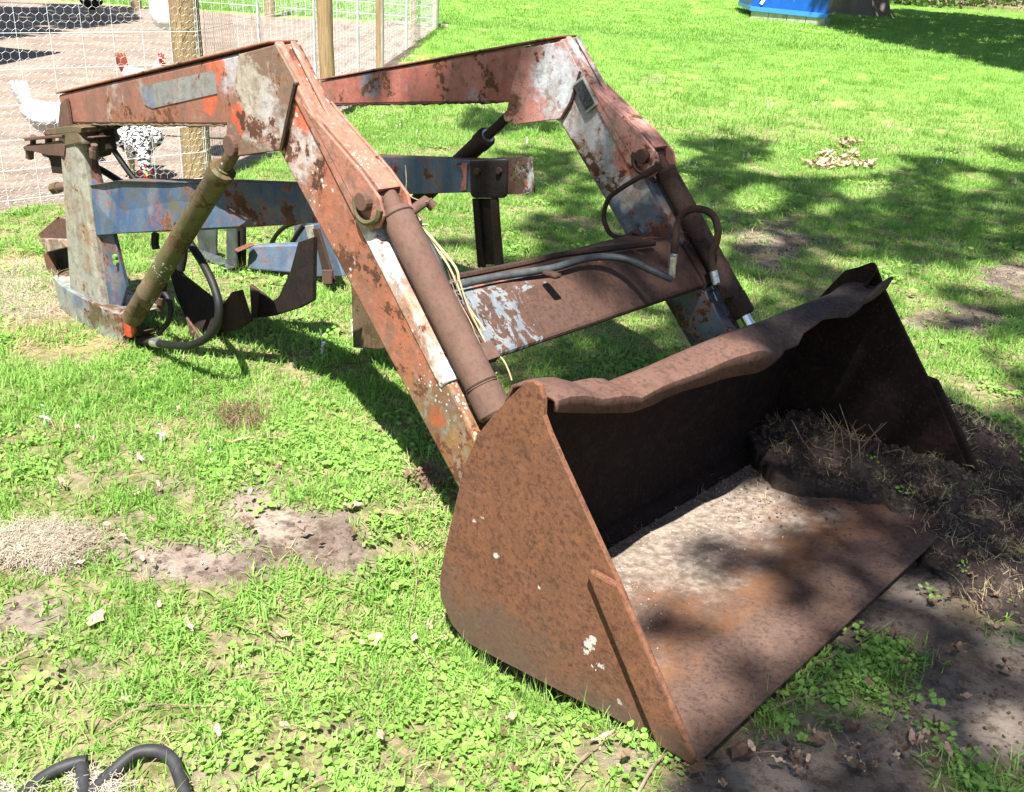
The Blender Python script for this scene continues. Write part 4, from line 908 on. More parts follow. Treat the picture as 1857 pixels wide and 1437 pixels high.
def leaf_cloud(pts, size, rg, flat=.5):
    """numpy: one bent quad-pair leaf at each point"""
    n_ = len(pts); d = rg.normal(size=(n_, 3)); d[:, 2] *= flat; d /= np.linalg.norm(d, axis=1)[:, None]
    r_ = rg.normal(size=(n_, 3)); s_ = np.cross(d, r_); s_ /= np.linalg.norm(s_, axis=1)[:, None]
    sz = size*rg.uniform(.7, 1.3, n_)[:, None]
    a = pts-d*sz*.5; b = pts+d*sz*.5; wv = s_*sz*.30
    V = np.stack([a, pts+wv, b, pts-wv], 1).reshape(-1, 3); return V, np.arange(n_*4).reshape(-1, 4)
def limb(name, path, r0, r1, par, mat='bark'):
    P_ = smooth_path(path, 5); return MB().tube(P_, list(np.linspace(r0, r1, len(P_))), 12).build(name, M[mat], par, smooth=True)
# big trunk beside the shed
tb = at(1546, 26); tree = empty('oak_tree', tuple(tb)); tag(tree, 'broad grey oak trunk beside the blue shed', 'tree')
mb = MB(); ks = [(-.3, 1.75), (0, 1.5), (.25, 1.28), (.8, 1.15), (2, 1.05), (5, .95), (8, .8), (11, .5)]
tr_ = mb.tube([(0, 0, z) for z, r in ks], [r for z, r in ks], 40).build('trunk', M['bark'], tree, smooth=True)
for v in tr_.data.vertices:
    a_ = math.atan2(v.co.y, v.co.x); f_ = 1+.10*math.sin(a_*7)+.05*math.sin(a_*17+1)+.12*math.sin(a_*4+2)*max(0, 1-v.co.z); v.co.x *= f_; v.co.y *= f_

# ------------------------------------------------------------------ shade trees: leaves placed in their crowns
SH_NEAR = [
 [(1120, 300), (1180, 262), (1300, 238), (1370, 250), (1440, 300), (1600, 330), (1660, 270), (1857, 270), (2300, 300), (2500, 900), (1857, 880), (1800, 700), (1690, 640), (1560, 560), (1460, 620), (1400, 700), (1250, 740), (1040, 740), (900, 720), (790, 640), (700, 540), (720, 450), (870, 440), (1000, 380)],
 [(1200, 1437), (1290, 1340), (1700, 960), (1650, 820), (1720, 760), (1857, 800), (2400, 900), (2500, 1900), (1100, 1700)],
 [(760, 205), (800, 192), (960, 196), (1010, 215), (1000, 238), (880, 240), (800, 232)],
 [(900, 270), (1040, 280), (1080, 320), (1000, 350), (880, 340)],
 [(1430, 830), (1530, 800), (1700, 900), (1700, 1000), (1560, 1100), (1440, 1110), (1400, 1010), (1460, 960)],
]
LIT = [(1375, 360, 62, 30), (1290, 440, 38, 26), (1460, 300, 120, 26), (1530, 285, 80, 30), (1560, 345, 40, 20), (820, 470, 70, 30), (930, 445, 60, 26), (1000, 560, 60, 24), (1330, 530, 60, 30), (1150, 590, 60, 22),
       (1775, 800, 62, 62), (1840, 500, 110, 42), (1700, 500, 40, 18), (1600, 480, 50, 14), (1820, 1330, 75, 48), (1815, 1085, 80, 50), (1600, 1390, 40, 20), (1450, 1180, 60, 34), (1760, 330, 50, 18), (1850, 640, 40, 30), (1490, 380, 34, 14), (1240, 330, 30, 14)]
BLOBS = [(1225, 1125, 90, 52), (1345, 1215, 70, 38), (1310, 1000, 62, 40), (1440, 1000, 60, 70), (1380, 1260, 60, 60), (1270, 1330, 40, 50)]
def shade_near(x, y):
    px, py = topx(x, y); n_ = fbm(x*2.3, y*2.3, 3)-.5; n2 = fbm(x*5, y*5+30, 3)-.5
    qx = px+n_*110; qy = py+n2*60*np.clip(py/500, .3, 1); s = np.zeros(np.shape(x))
    for p in SH_NEAR: s = np.maximum(s, inpoly(qx, qy, p).astype(float))
    for e in LIT: s = s*(1-sst(1.15, .65, ell(px, py, e)+n_*.9))
    for e in BLOBS: s = np.maximum(s, sst(1.15, .7, ell(px, py, e)+n_*.9))
    u, v = to_uw(x, y); s = s*sst(.30, .40, fbm(x*1.7+9, y*1.7, 3)+.04)
    loc_ = ((u > -1.05)&(u < .1)&(v > .38+.08*n_)&(v < 1.5)) | ((u > -1.0)&(u < -.47)&(v > .26+.08*n_)&(v < .5)) | ((u > -1.45)&(u <= -1.05)&(v > .62)&(v < 1.3)); s = np.where(loc_, np.maximum(s, .92), s)
    return np.where(y < .3, 0, s)
def crown_points(n_, x0, x1, y0, y1, f, h0, h1, rg):
    out = []
    while sum(map(len, out)) < n_:
        gx = rg.uniform(x0, x1, n_*2); gy = rg.uniform(y0, y1, n_*2); k = f(gx, gy) > rg.uniform(.3, .8, n_*2)
        gx, gy = gx[k], gy[k]; h = rg.uniform(h0, h1, len(gx)); out.append(np.stack([gx-LIGHT[0]*h, gy-LIGHT[1]*h, h], 1))
        if len(out) > 60: break
    return np.concatenate(out)[:n_]
rg = np.random.default_rng(11)
st_ = empty('shade_tree', (6.3, -1.5, 0)); tag(st_, 'leafy tree beyond the right edge that throws the dappled shade', 'tree')
def loc(P_, o): return P_-np.array(o.location)
pts = crown_points(27000, -.6, 5.2, .6, 9.5, shade_near, 9.0, 12.0, rg)
V, Fq = leaf_cloud(loc(pts, st_), .105, rg); npmesh('crown', V, Fq, M['canopy'], st_)
limb('trunk', [(0, 0, -.2), (.05, .1, 2), (-.1, .2, 4), (-.3, .3, 10.0)], .30, .18, st_)
for e_ in ((-3.5, 2.2, 5.5), (-4.0, 4.8, 5.3), (-2.2, 6.5, 5.6), (-5.2, 3.4, 5.2), (-4.6, 1.0, 5.4)):
    limb('limb', [(-.1, .2, 4), (e_[0]*.4, e_[1]*.4, 8.2), (e_[0], e_[1]-1.5, e_[2]+5.0)], .10, .025, st_)
# far shade on the right: crown of the oak
def shade_far(x, y):
    px, py = topx(x, y); n_ = fbm(x*.5, y*.5, 3)-.5
    return inpoly(px+n_*60, py+n_*16, [(1478, 46), (1600, 78), (1700, 98), (1857, 132), (2100, 170), (2100, 40), (1857, 36), (1700, 22), (1600, 14), (1500, 10)]).astype(float)
pts = crown_points(15000, 5, 40, 15, 70, shade_far, 7.5, 12, rg)
V, Fq = leaf_cloud(loc(pts, tree), .75, rg); npmesh('crown', V, Fq, M['canopy'], tree)
def shade_pen(x, y):
    px, py = topx(x, y); n_ = fbm(x*.8, y*.8, 3)-.5
    return inpoly(px+n_*50, py+n_*14, [(-200, 90), (0, 72), (110, 52), (250, 34), (240, 12), (0, 8), (-200, 20)]).astype(float)
pt = empty('shade_tree', (-13, 14, 0)); tag(pt, 'leafy tree beyond the left edge shading the far end of the hen run', 'tree')
pts = crown_points(2600, -14, -5, 10, 22, shade_pen, 6, 8, rg); V, Fq = leaf_cloud(loc(pts, pt), .35, rg); npmesh('crown', V, Fq, M['canopy'], pt)
limb('trunk', [(0, 0, -.2), (.1, 0, 3), (.5, .2, 6)], .3, .15, pt)
for e_ in ((4, -1, 6.6), (5, 2, 7), (2, 3, 7)): limb('limb', [(.3, .1, 4.5), (e_[0]*.5, e_[1]*.5, 6), e_], .1, .03, pt)
# dark shrubs at the wood's edge, top right
shr = [(1640, 7, 1.4), (1690, 8, 1.7), (1745, 8, 1.5), (1800, 6, 1.3), (1855, 6, 1.5)]
for i, (px, py, s) in enumerate(shr):
    q = at(px, py+3); o = empty('dark_shrub', (q[0], q[1], 0))
    tag(o, ('dark shrub just right of the big trunk', 'second dark shrub from the big trunk, the tallest', 'middle dark shrub of the row beyond the big trunk', 'low dark shrub fourth from the big trunk', 'dark shrub at the top right corner of the lawn')[i], 'shrub', 'dark shrubs along the wood edge')
    p_ = rg.normal(size=(500, 3))*np.array([s*1.1, s*.8, s*.5])+np.array([0, 0, s*.6]); p_[:, 2] = np.abs(p_[:, 2])
    V, Fq = leaf_cloud(p_, .35, rg); npmesh('foliage', V, Fq, M['canopy'], o); limb('stem', [(0, 0, 0), (.1, 0, s)], .12, .05, o)

# ------------------------------------------------------------------ instanced ground cover
def proto_coll(name, meshes):
    co = bpy.data.collections.new(name)
    for i, me in enumerate(meshes): o = bpy.data.objects.new(f'{name}_{i:02d}', me); co.objects.link(o)
    return co
def scatter(name, P_, rot, scl, coll, kind='stuff'):
    P_ = np.asarray(P_, np.float32); n_ = len(P_); me = bpy.data.meshes.new(name); me.vertices.add(n_); me.vertices.foreach_set('co', P_.ravel())
    a = me.attributes.new('rot', 'FLOAT_VECTOR', 'POINT'); a.data.foreach_set('vector', np.asarray(rot, np.float32).ravel())
    a = me.attributes.new('scl', 'FLOAT', 'POINT'); a.data.foreach_set('value', np.asarray(scl, np.float32))
    a = me.attributes.new('pick', 'INT', 'POINT'); a.data.foreach_set('value', rng.integers(0, len(coll.objects), n_).astype(np.int32))
    o = bpy.data.objects.new(name, me); C.objects.link(o); o['kind'] = kind
    ng = bpy.data.node_groups.new(name, 'GeometryNodeTree'); ng.interface.new_socket('Geometry', in_out='INPUT', socket_type='NodeSocketGeometry'); ng.interface.new_socket('Geometry', in_out='OUTPUT', socket_type='NodeSocketGeometry')
    N = ng.nodes; gi = N.new('NodeGroupInput'); go = N.new('NodeGroupOutput'); ci = N.new('GeometryNodeCollectionInfo'); ci.inputs[0].default_value = coll; ci.inputs[1].default_value = True; ci.inputs[2].default_value = True
    ip = N.new('GeometryNodeInstanceOnPoints'); ip.inputs['Pick Instance'].default_value = True
    def na(nm, ty):
        x = N.new('GeometryNodeInputNamedAttribute'); x.data_type = ty; x.inputs[0].default_value = nm; return x.outputs[0]
    e2r = N.new('FunctionNodeEulerToRotation'); L = ng.links.new
    L(na('rot', 'FLOAT_VECTOR'), e2r.inputs[0]); L(e2r.outputs[0], ip.inputs['Rotation']); L(na('scl', 'FLOAT'), ip.inputs['Scale']); L(na('pick', 'INT'), ip.inputs['Instance Index'])
    L(gi.outputs[0], ip.inputs['Points']); L(ci.outputs[0], ip.inputs['Instance']); L(ip.outputs[0], go.inputs[0])
    md = o.modifiers.new('scatter', 'NODES'); md.node_group = ng; return o
def fmesh(name, V, Fs, mat):
    me = bpy.data.meshes.new(name); me.from_pydata(V, [], Fs); me.materials.append(mat); return me
def blades(n_, rad, h0, h1, wd, lean, rg, mat, name, seg=3, curl=.6):
    V = []; F_ = []
    for i in range(n_):
        a = rg.uniform(0, 6.283); r_ = rad*math.sqrt(rg.uniform()); x, y = r_*math.cos(a), r_*math.sin(a)
        h = rg.uniform(h0, h1); d = rg.uniform(0, 6.283); ln_ = rg.uniform(.1, 1)*lean; w_ = wd*rg.uniform(.7, 1.3)
        sx, sy = -math.sin(d)*w_/2, math.cos(d)*w_/2; o = len(V); ang = rg.uniform(.05, .5)*ln_; px_, pz = 0., 0.; st = h/seg
        for k in range(seg+1):
            f_ = (1-(k/seg)**1.8)
            cx, cy = x+math.cos(d)*px_, y+math.sin(d)*px_
            if k < seg: V += [(cx-sx*f_, cy-sy*f_, pz), (cx+sx*f_, cy+sy*f_, pz)]
            else: V.append((cx, cy, pz))
            ang += curl*ln_*rg.uniform(.6, 1.4); ang = min(ang, 2.2); px_ += math.sin(ang)*st; pz = max(.001, pz+math.cos(ang)*st)
        for k in range(seg-1): F_.append((o+2*k, o+2*k+1, o+2*k+3, o+2*k+2))
        F_.append((o+2*seg-2, o+2*seg-1, o+2*seg))
    return fmesh(name, V, F_, mat)
def clovers(n_, rad, r0, r1, h, rg, mat, name):
    V = []; F_ = []
    for i in range(n_):
        a = rg.uniform(0, 6.283); q = rad*math.sqrt(rg.uniform()); x, y = q*math.cos(a), q*math.sin(a); z = rg.uniform(.3, 1)*h; r_ = rg.uniform(r0, r1)
        nrm = Vector((rg.normal()*.35, rg.normal()*.35, 1)).normalized(); u = nrm.orthogonal().normalized(); v = nrm.cross(u); o = len(V); c_ = Vector((x, y, z)); V.append(tuple(c_-nrm*r_*.18))
        k = 8; n0 = rg.uniform(0, 6.28)
        for j in range(k):
            rr = r_*(1 if j else .55); th = n0+6.283*j/k; V.append(tuple(c_+u*math.cos(th)*rr+v*math.sin(th)*rr))
        for j in range(k): F_.append((o, o+1+j, o+1+(j+1) % k))
        o = len(V); V += [(x*.6, y*.6, 0), (x*.6+.0012, y*.6, 0), (x, y, z)]; F_.append((o, o+1, o+2))
    return fmesh(name, V, F_, mat)
rg = np.random.default_rng(5)
g_near = proto_coll('grass_tuft', [blades(46, .06, .018, .05, .0036, 1.6, rg, M['grass'], 'tuft') for _ in range(7)])
g_wide = proto_coll('broad_grass', [blades(16, .05, .03, .06, .0062, 1.5, rg, M['grass'], 'broad') for _ in range(4)])
g_tall = proto_coll('tall_grass', [blades(10, .03, .05, .11, .0026, .55, rg, M['grass'], 'tall') for _ in range(4)])
g_far = proto_coll('far_grass', [blades(60, .17, .03, .07, .011, 1.1, rg, M['grass'], 'fartuft', 2) for _ in range(5)])
c_near = proto_coll('clover', [clovers(11, .05, .006, .013, .03, rg, M['clover'], 'clover') for _ in range(6)])
s_near = proto_coll('straw', [blades(12, .05, .04, .10, .0022, 2.2, rg, M['straw'], 'straw', 3, .8) for _ in range(5)])
def field(n_, y0, y1, wfac=.60, wadd=.8):
    y = np.sqrt(rng.uniform(y0**2, y1**2, n_)) if y1 < 25 else y0+(y1-y0)*rng.uniform(0, 1, n_)**1.3
    x = rng.uniform(-1, 1, n_)*(wfac*y+wadd); return x, y
def in_bucket(x, y):
    u, v = to_uw(x, y); return (u > -.70+.0) & (u < .03) & (np.abs(v) < .755)
def nearcov(name, n_, y0, y1, coll, s0, s1, dens, jitter=.0, zoff=-.004):
    x, y = field(n_, y0, y1); k = (rng.uniform(0, 1, n_) < dens(x, y)) & ~pen_mask(x, y) & ~in_bucket(x, y); x, y = x[k], y[k]
    r_ = np.stack([rng.normal(0, .12, len(x)), rng.normal(0, .12, len(x)), rng.uniform(0, 6.28, len(x))], 1)
    return scatter(name, np.stack([x, y, gz(x, y)+zoff], 1), r_, rng.uniform(s0, s1, len(x)), coll)
patchy = lambda x, y: fbm(x*2.2+40, y*2.2, 3)
gd = lambda x, y: np.clip(1.0-bare(x, y)*1.08-straw(x, y)*.25, 0, 1)*(.55+.45*sst(.35, .55, fbm(x*5, y*5, 3)))+.012
nearcov('lawn_grass', 5200, .85, 3.0, g_near, .75, 1.2, gd)
nearcov('lawn_grass', 17000, 3.0, 8.5, g_near, .8, 1.3, gd)
nearcov('lawn_grass', 26000, 8.0, 22, g_near, 1.3, 2.2, gd)
nearcov('lawn_grass', 26000, 20, 75, g_far, .8, 1.7, gd)
nearcov('broad_leaved_grass', 6000, .85, 7.0, g_wide, .7, 1.2, lambda x, y: gd(x, y)*sst(.46, .6, patchy(x, y)))
nearcov('tall_grass', 1500, .85, 7.0, g_tall, .6, 1.15, lambda x, y: gd(x, y)*.5)
def clov(x, y):
    px, py = topx(x, y); c_ = sst(.50, .62, fbm(x*3+7, y*3, 3))*.6
    c_ = np.maximum(c_, sst(1.2, .5, ell(px, py, (1000, 1290, 330, 130)))*.9); c_ = np.maximum(c_, sst(1.2, .7, ell(px, py, (1530, 1240, 140, 90)))*1.3); c_ = np.maximum(c_, sst(1.2, .5, ell(px, py, (700, 960, 60, 70)))*.9)
    return c_*np.clip(1-bare(x, y)*.92, 0, 1)
nearcov('clover_patches', 8500, .85, 3.4, c_near, .45, .9, clov, zoff=0)
nearcov('clover_patches', 5000, 3.4, 9, c_near, .9, 1.4, lambda x, y: clov(x, y)*.6, zoff=0)
def stdens(x, y): return np.clip(straw(x, y)*1.1+bare(x, y)*.09+.12*sst(.45, .6, fbm(x*4, y*4, 3)), 0, 1)
nearcov('dry_straw', 11000, .85, 7, s_near, .4, .95, stdens, zoff=.010)
# hanging fringe of grass along the bucket's near side and posts comes from the tall grass
x, y = [], []
for k in range(60):
    u_ = rng.uniform(-.72, -.02); q = l2w(u_, -.775-rng.uniform(0, .03)); x.append(q[0]); y.append(q[1])
for k in range(26): q = l2w(rng.uniform(-1.1, -.72), rng.uniform(-.75, .5)); x.append(q[0]); y.append(q[1])
x, y = np.array(x), np.array(y)
scatter('fringe_grass', np.stack([x, y, gz(x, y)-.004], 1), np.stack([rng.normal(0, .1, len(x)), rng.normal(0, .1, len(x)), rng.uniform(0, 6.28, len(x))], 1), rng.uniform(.5, .9, len(x)), g_tall)

# ------------------------------------------------------------------ soil heap at the bucket's far corner
MP = [(1400, 780), (1440, 838), (1490, 862), (1560, 872), (1640, 890), (1690, 945), (1735, 1010), (1755, 1060), (1857, 1120), (2050, 1060), (2000, 930), (1840, 840), (1770, 780), (1700, 740), (1560, 720), (1440, 730)]
gu, gv = np.meshgrid(np.linspace(-.75, .75, 170), np.linspace(.05, 1.75, 190)); wx = OX+FWD[0]*gu+LAT[0]*gv; wy = OY+FWD[1]*gu+LAT[1]*gv
pxm, pym = topx(wx, wy); nn = fbm(wx*6, wy*6, 4)-.5
inside = np.zeros_like(gu); SA = [(dx, dy) for dx in (-36, -12, 12, 36) for dy in (-20, -7, 7, 20)]
for dx, dy in SA: inside += inpoly(pxm+nn*60+dx, pym+nn*40+dy, MP)
inside /= len(SA); inside = np.clip(inside*(.7+.9*fbm(wx*9+3, wy*9, 4)), 0, 1); hh = inside**1.3*(.034+.10*(fbm(wx*4, wy*4, 5)-.38))+inside**.5*.095*(fbm(wx*15, wy*15, 4)-.5)+inside**.5*.035*(fbm(wx*45, wy*45, 3)-.5)
hh *= 1-.35*sst(.25, .6, gu); hh *= .72+.28*sst(.55, .75, gv); hh += inside*.12*np.exp(-((gu+.08)/.17)**2-((gv-.92)/.14)**2)
zz = np.where(inside > .02, hh-.012, -.16); keep = inside > .0
idm = np.arange(gu.size).reshape(gu.shape); q4 = np.stack([idm[:-1, :-1], idm[:-1, 1:], idm[1:, 1:], idm[1:, :-1]], -1).reshape(-1, 4)
kq = keep.ravel()[q4].any(1)
hp = npmesh('soil_heap', np.stack([wx.ravel(), wy.ravel(), zz.ravel()], 1), q4[kq], M['mound'], smooth=True); hp['kind'] = 'stuff'
def heap_z(k): return wx.ravel()[k], wy.ravel()[k], zz.ravel()[k]
cand = np.where((inside.ravel() > .4))[0]; kk = rng.choice(cand, 420); X_, Y_, Z_ = heap_z(kk)
scatter('dry_roots', np.stack([X_, Y_, Z_-.002], 1), np.stack([rng.normal(0, .4, len(X_)), rng.normal(0, .4, len(X_)), rng.uniform(0, 6.28, len(X_))], 1), rng.uniform(.35, .9, len(X_)), s_near)
kk = rng.choice(cand, 45); X_, Y_, Z_ = heap_z(kk)
scatter('heap_clover', np.stack([X_, Y_, Z_-.004], 1), np.stack([rng.normal(0, .4, len(X_)), rng.normal(0, .4, len(X_)), rng.uniform(0, 6.28, len(X_))], 1), rng.uniform(.25, .6, len(X_)), c_near)
# crumbs of soil over bare ground and in the bucket
def clod(r_):
    V = []; 
    ico = [(0, 0, 1), (.9, 0, .45), (.28, .85, .45), (-.72, .53, .45), (-.72, -.53, .45), (.28, -.85, .45), (.72, .53, -.3), (-.28, .85, -.3), (-.9, 0, -.3), (-.28, -.85, -.3), (.72, -.53, -.3), (0, 0, -.6)]
    V = [tuple(np.array(p)*r_*rng.uniform(.7, 1.2)) for p in ico]
    F_ = [(0, 1, 2), (0, 2, 3), (0, 3, 4), (0, 4, 5), (0, 5, 1), (1, 6, 2), (2, 7, 3), (3, 8, 4), (4, 9, 5), (5, 10, 1), (6, 7, 2), (7, 8, 3), (8, 9, 4), (9, 10, 5), (10, 6, 1), (6, 11, 7), (7, 11, 8), (8, 11, 9), (9, 11, 10), (10, 11, 6)]
    return fmesh('clod', V, F_, M['clodm'])
M['clodm'] = plain('soil_crumb', (.075, .056, .046), .95, 0, .4, 50, .4)
cl_c = proto_coll('soil_crumb', [clod(.006) for _ in range(5)])
x, y = field(42000, .85, 7.0); k = (rng.uniform(0, 1, len(x)) < bare(x, y)**1.5*.85) & ~in_bucket(x, y); x, y = x[k], y[k]
scatter('soil_crumbs', np.stack([x, y, gz(x, y)+.001], 1), rng.uniform(0, 6.28, (len(x), 3)), np.minimum(1.3, rng.lognormal(-.5, .45, len(x))), cl_c)
cand2 = np.where(inside.ravel() > .12)[0]; kk = rng.choice(cand2, 6500); X_, Y_, Z_ = heap_z(kk); scatter('soil_crumbs', np.stack([X_, Y_, Z_], 1), rng.uniform(0, 6.28, (len(X_), 3)), np.minimum(1.9, rng.lognormal(-.25, .5, len(X_))), cl_c)
n_ = 900; u_ = -.62+.5*rng.uniform(0, 1, n_)**1.8; v_ = rng.uniform(-.72, .7, n_); sel = rng.uniform(0, 1, n_) < sst(-.2, -.45, u_+(fbm(u_*6, v_*6, 3)-.5)*.3); u_, v_ = u_[sel], v_[sel]
Pb = np.stack([OX+FWD[0]*u_+LAT[0]*v_, OY+FWD[1]*u_+LAT[1]*v_, -.070+.078*(u_+.62)/.64+.002], 1)
M['sandm'] = plain('sand_crumb', (.36, .30, .265), .95, 0, .3, 50, .3)
def sandy(me): m2 = me.copy(); m2.materials[0] = M['sandm']; return m2
sd_c = proto_coll('sand_crumb', [sandy(o.data) for o in cl_c.objects])
scatter('sand_crumbs', Pb, rng.uniform(0, 6.28, (len(Pb), 3)), rng.lognormal(-1.1, .4, len(Pb)), sd_c)
n_ = 900; u2 = rng.uniform(-.60, .0, n_); v2 = rng.uniform(.12, .74, n_); sel = rng.uniform(0, 1, n_) < sst(.15, .6, v2+(fbm(u2*7, v2*7, 3)-.5)*.5-u2*.25); u2, v2 = u2[sel], v2[sel]
scatter('soil_crumbs', np.stack([OX+FWD[0]*u2+LAT[0]*v2, OY+FWD[1]*u2+LAT[1]*v2, -.070+.078*(u2+.62)/.64+.001], 1), rng.uniform(0, 6.28, (len(u2), 3)), np.minimum(1.2, rng.lognormal(-.8, .5, len(u2))), cl_c)
k = rng.choice(len(Pb), 34, replace=False); scatter('straw_bits', Pb[k]+np.array([0, 0, .002]), np.stack([rng.normal(0, .08, 34), rng.normal(0, .08, 34), rng.uniform(0, 6, 34)], 1), rng.uniform(.2, .5, 34), s_near)

# ------------------------------------------------------------------ leaves, twigs, moss, hoses
def leaf_mesh(Lf, wd, curl, mat, name='leaf', lobes=0):
    V = []; F_ = []; k = 7
    for i in range(k+1):
        t_ = i/k; hw = wd*math.sin(math.pi*min(1, t_*.96+.03))**.8*(1+.35*math.sin(i*2.4)*(lobes > 0)); z = curl*Lf*(t_-.5)**2*2+.004+.01*math.sin(i*1.7)*curl
        V += [((t_-.5)*Lf, -hw, z+hw*curl*.9), ((t_-.5)*Lf, 0, z), ((t_-.5)*Lf, hw, z+hw*curl*.7)]
    for i in range(k): F_ += [(3*i, 3*i+1, 3*i+4, 3*i+3), (3*i+1, 3*i+2, 3*i+5, 3*i+4)]
    V += [((.5)*Lf+.02, .0006, .004), ((.5)*Lf+.02, -.0006, .004)]; F_.append((3*k+1, len(V)-2, len(V)-1))
    return fmesh(name, V, F_, mat)
def leaf(px, py, L_, wd, ang, mat, label, lobes=0, z=None):
    q = gpt(px, py) if z is None else np.array(at(px, py, z)); me = leaf_mesh(L_, wd, random.uniform(.15, .5), M[mat], 'fallen_leaf', lobes)
    o = bpy.data.objects.new('fallen_leaf', me); C.objects.link(o); o.location = (q[0], q[1], q[2]+.012); o.rotation_euler = (random.uniform(-.2, .2), random.uniform(-.2, .2), ang); tag(o, label, 'fallen leaf', 'fallen leaves on the ground'); return o
for a in ((1345, 1360, .055, .022, 2.2, 'dead_leaf', 'brown lobed leaf just right of the bucket tip', 1), (1485, 1345, .05, .016, .4, 'dead_leaf', 'brown curled leaf below the clover patch in front of the bucket', 0), (1540, 1325, .045, .014, 2.6, 'dead_leaf', 'brown folded leaf at the lower right edge of the clover patch', 0),
          (1262, 1392, .06, .02, 1.1, 'dead_leaf', 'greyish brown leaf under the very tip of the bucket', 1), (1310, 1425, .02, .009, .3, 'pale_leaf', 'tiny cream leaf on bare soil at the bottom edge', 0), (1750, 1268, .03, .007, .2, 'pale_leaf', 'small pale leaf alone on bare soil right of the clover patch', 0),
          (1652, 1345, .045, .006, 1.3, 'pale_leaf', 'narrow curved pale leaf lower right of the clover patch', 0), (1800, 1140, .04, .009, 2.9, 'pale_leaf', 'long tan leaf standing in the straw at the right edge', 0), (1690, 1095, .03, .008, .5, 'dead_leaf', 'small tan leaf on soil beside the cutting edge', 0),
          (176, 1126, .05, .018, 1.4, 'pale_leaf', 'orange brown leaf in the grass at the lower left', 1), (676, 1095, .06, .022, .7, 'pale_leaf', 'broad pale tan leaf in the grass left of the bucket', 1), (512, 1108, .035, .012, .1, 'pale_leaf', 'small pale pink leaf in the sunny grass left of the bucket', 0),
          (425, 805, .10, .008, .15, 'pale_leaf', 'long curved tan leaf below the brown twig clump', 0), (255, 838, .05, .007, -.9, 'pale_leaf', 'narrow pale leaf on the bare patch left of the twig clump', 0), (145, 1022, .03, .009, 1.2, 'pale_leaf', 'whitish leaf beside the pale moss', 0), (258, 1012, .022, .005, -1, 'pale_leaf', 'white sliver of leaf on the grey soil strip', 0),
          (640, 920, .05, .018, .3, 'pale_leaf', 'pale leaf at the right end of the bare soil strip', 0), (1095, 1322, .06, .006, .6, 'pale_leaf', 'long whitish leaf among clover under the bucket side', 0)):
    leaf(*a)
# leaf pile on the lawn, far clump, litter
def heap_leaves(name, ells, n_, Ls, mat):
    me_ = [leaf_mesh(Ls*random.uniform(.7, 1.3), Ls*.2, random.uniform(.15, .7), M[mat]) for _ in range(4)]; co = proto_coll(name+'_leaf', me_); P_ = []
    for i in range(n_):
        e = random.choice(ells); a = random.uniform(0, 6.28); r_ = math.sqrt(random.random()); q = gpt(e[0]+math.cos(a)*r_*e[2], e[1]+math.sin(a)*r_*e[3]); P_.append((q[0], q[1], q[2]+random.uniform(.012, .035)))
    return scatter(name, P_, np.stack([rng.normal(0, .28, n_), rng.normal(0, .28, n_), rng.uniform(0, 6.28, n_)], 1), rng.uniform(.7, 1.4, n_), co)
heap_leaves('leaf_pile', [(1500, 300, 38, 8), (1520, 283, 40, 6), (1540, 262, 26, 5), (1560, 300, 28, 8), (1490, 298, 26, 9)], 150, .075, 'pale_leaf')
heap_leaves('dead_leaf_clump', [(775, 868, 36, 18)], 16, .035, 'dead_leaf')
def dry_clump(px, py, rx, ry, n_):
    P_ = []
    for i in range(n_):
        a = random.uniform(0, 6.28); r_ = math.sqrt(random.random()); q = gpt(px+math.cos(a)*r_*rx, py+math.sin(a)*r_*ry); P_.append((q[0], q[1], q[2]+random.uniform(.0, .015)))
    scatter('dead_grass_clump', P_, np.stack([rng.normal(0, .3, n_), rng.normal(0, .3, n_), rng.uniform(0, 6.28, n_)], 1), rng.uniform(.4, .9, n_), d_near)
d_near = proto_coll('dead_grass', [blades(14, .045, .03, .07, .0022, 2.4, rg, M['dead_leaf'], 'dead', 3, .8) for _ in range(4)])
dry_clump(432, 745, 48, 16, 60); dry_clump(445, 765, 34, 10, 24); dry_clump(775, 866, 36, 18, 26); dry_clump(1530, 600, 50, 14, 20)
heap_leaves('soil_litter', [(1560, 1360, 200, 60), (1780, 1000, 90, 120), (1700, 1200, 150, 120), (500, 960, 150, 40), (1000, 1330, 220, 60)], 70, .028, 'dead_leaf')
heap_leaves('soil_litter', [(1560, 1360, 200, 60), (1780, 950, 90, 120), (600, 1200, 500, 160), (300, 900, 260, 160)], 60, .026, 'pale_leaf')
# small white flowers in the lawn
q_ = proto_coll('clover_flower', [clovers(4, .006, .003, .005, .05, rg, M['petal'], 'flower') for _ in range(3)])
P_ = []
for (px, py) in [(90, 772), (293, 798), (1290, 265), (1255, 300), (1400, 200), (1395, 198), (1330, 195), (1355, 290), (1480, 190), (1560, 150), (1240, 120), (590, 640), (640, 610), (1700, 300), (1610, 230), (1100, 250), (1180, 330), (960, 260), (720, 230), (760, 245), (690, 215), (1000, 150), (900, 120), (1840, 335), (1580, 345), (1640, 200)]:
    for _ in range(2): q = gpt(px+random.uniform(-8, 8), py+random.uniform(-3, 3)); P_.append((q[0], q[1], q[2]+.012))
scatter('white_clover_flowers', P_, np.zeros((len(P_), 3)), rng.uniform(.8, 1.6, len(P_)), q_)
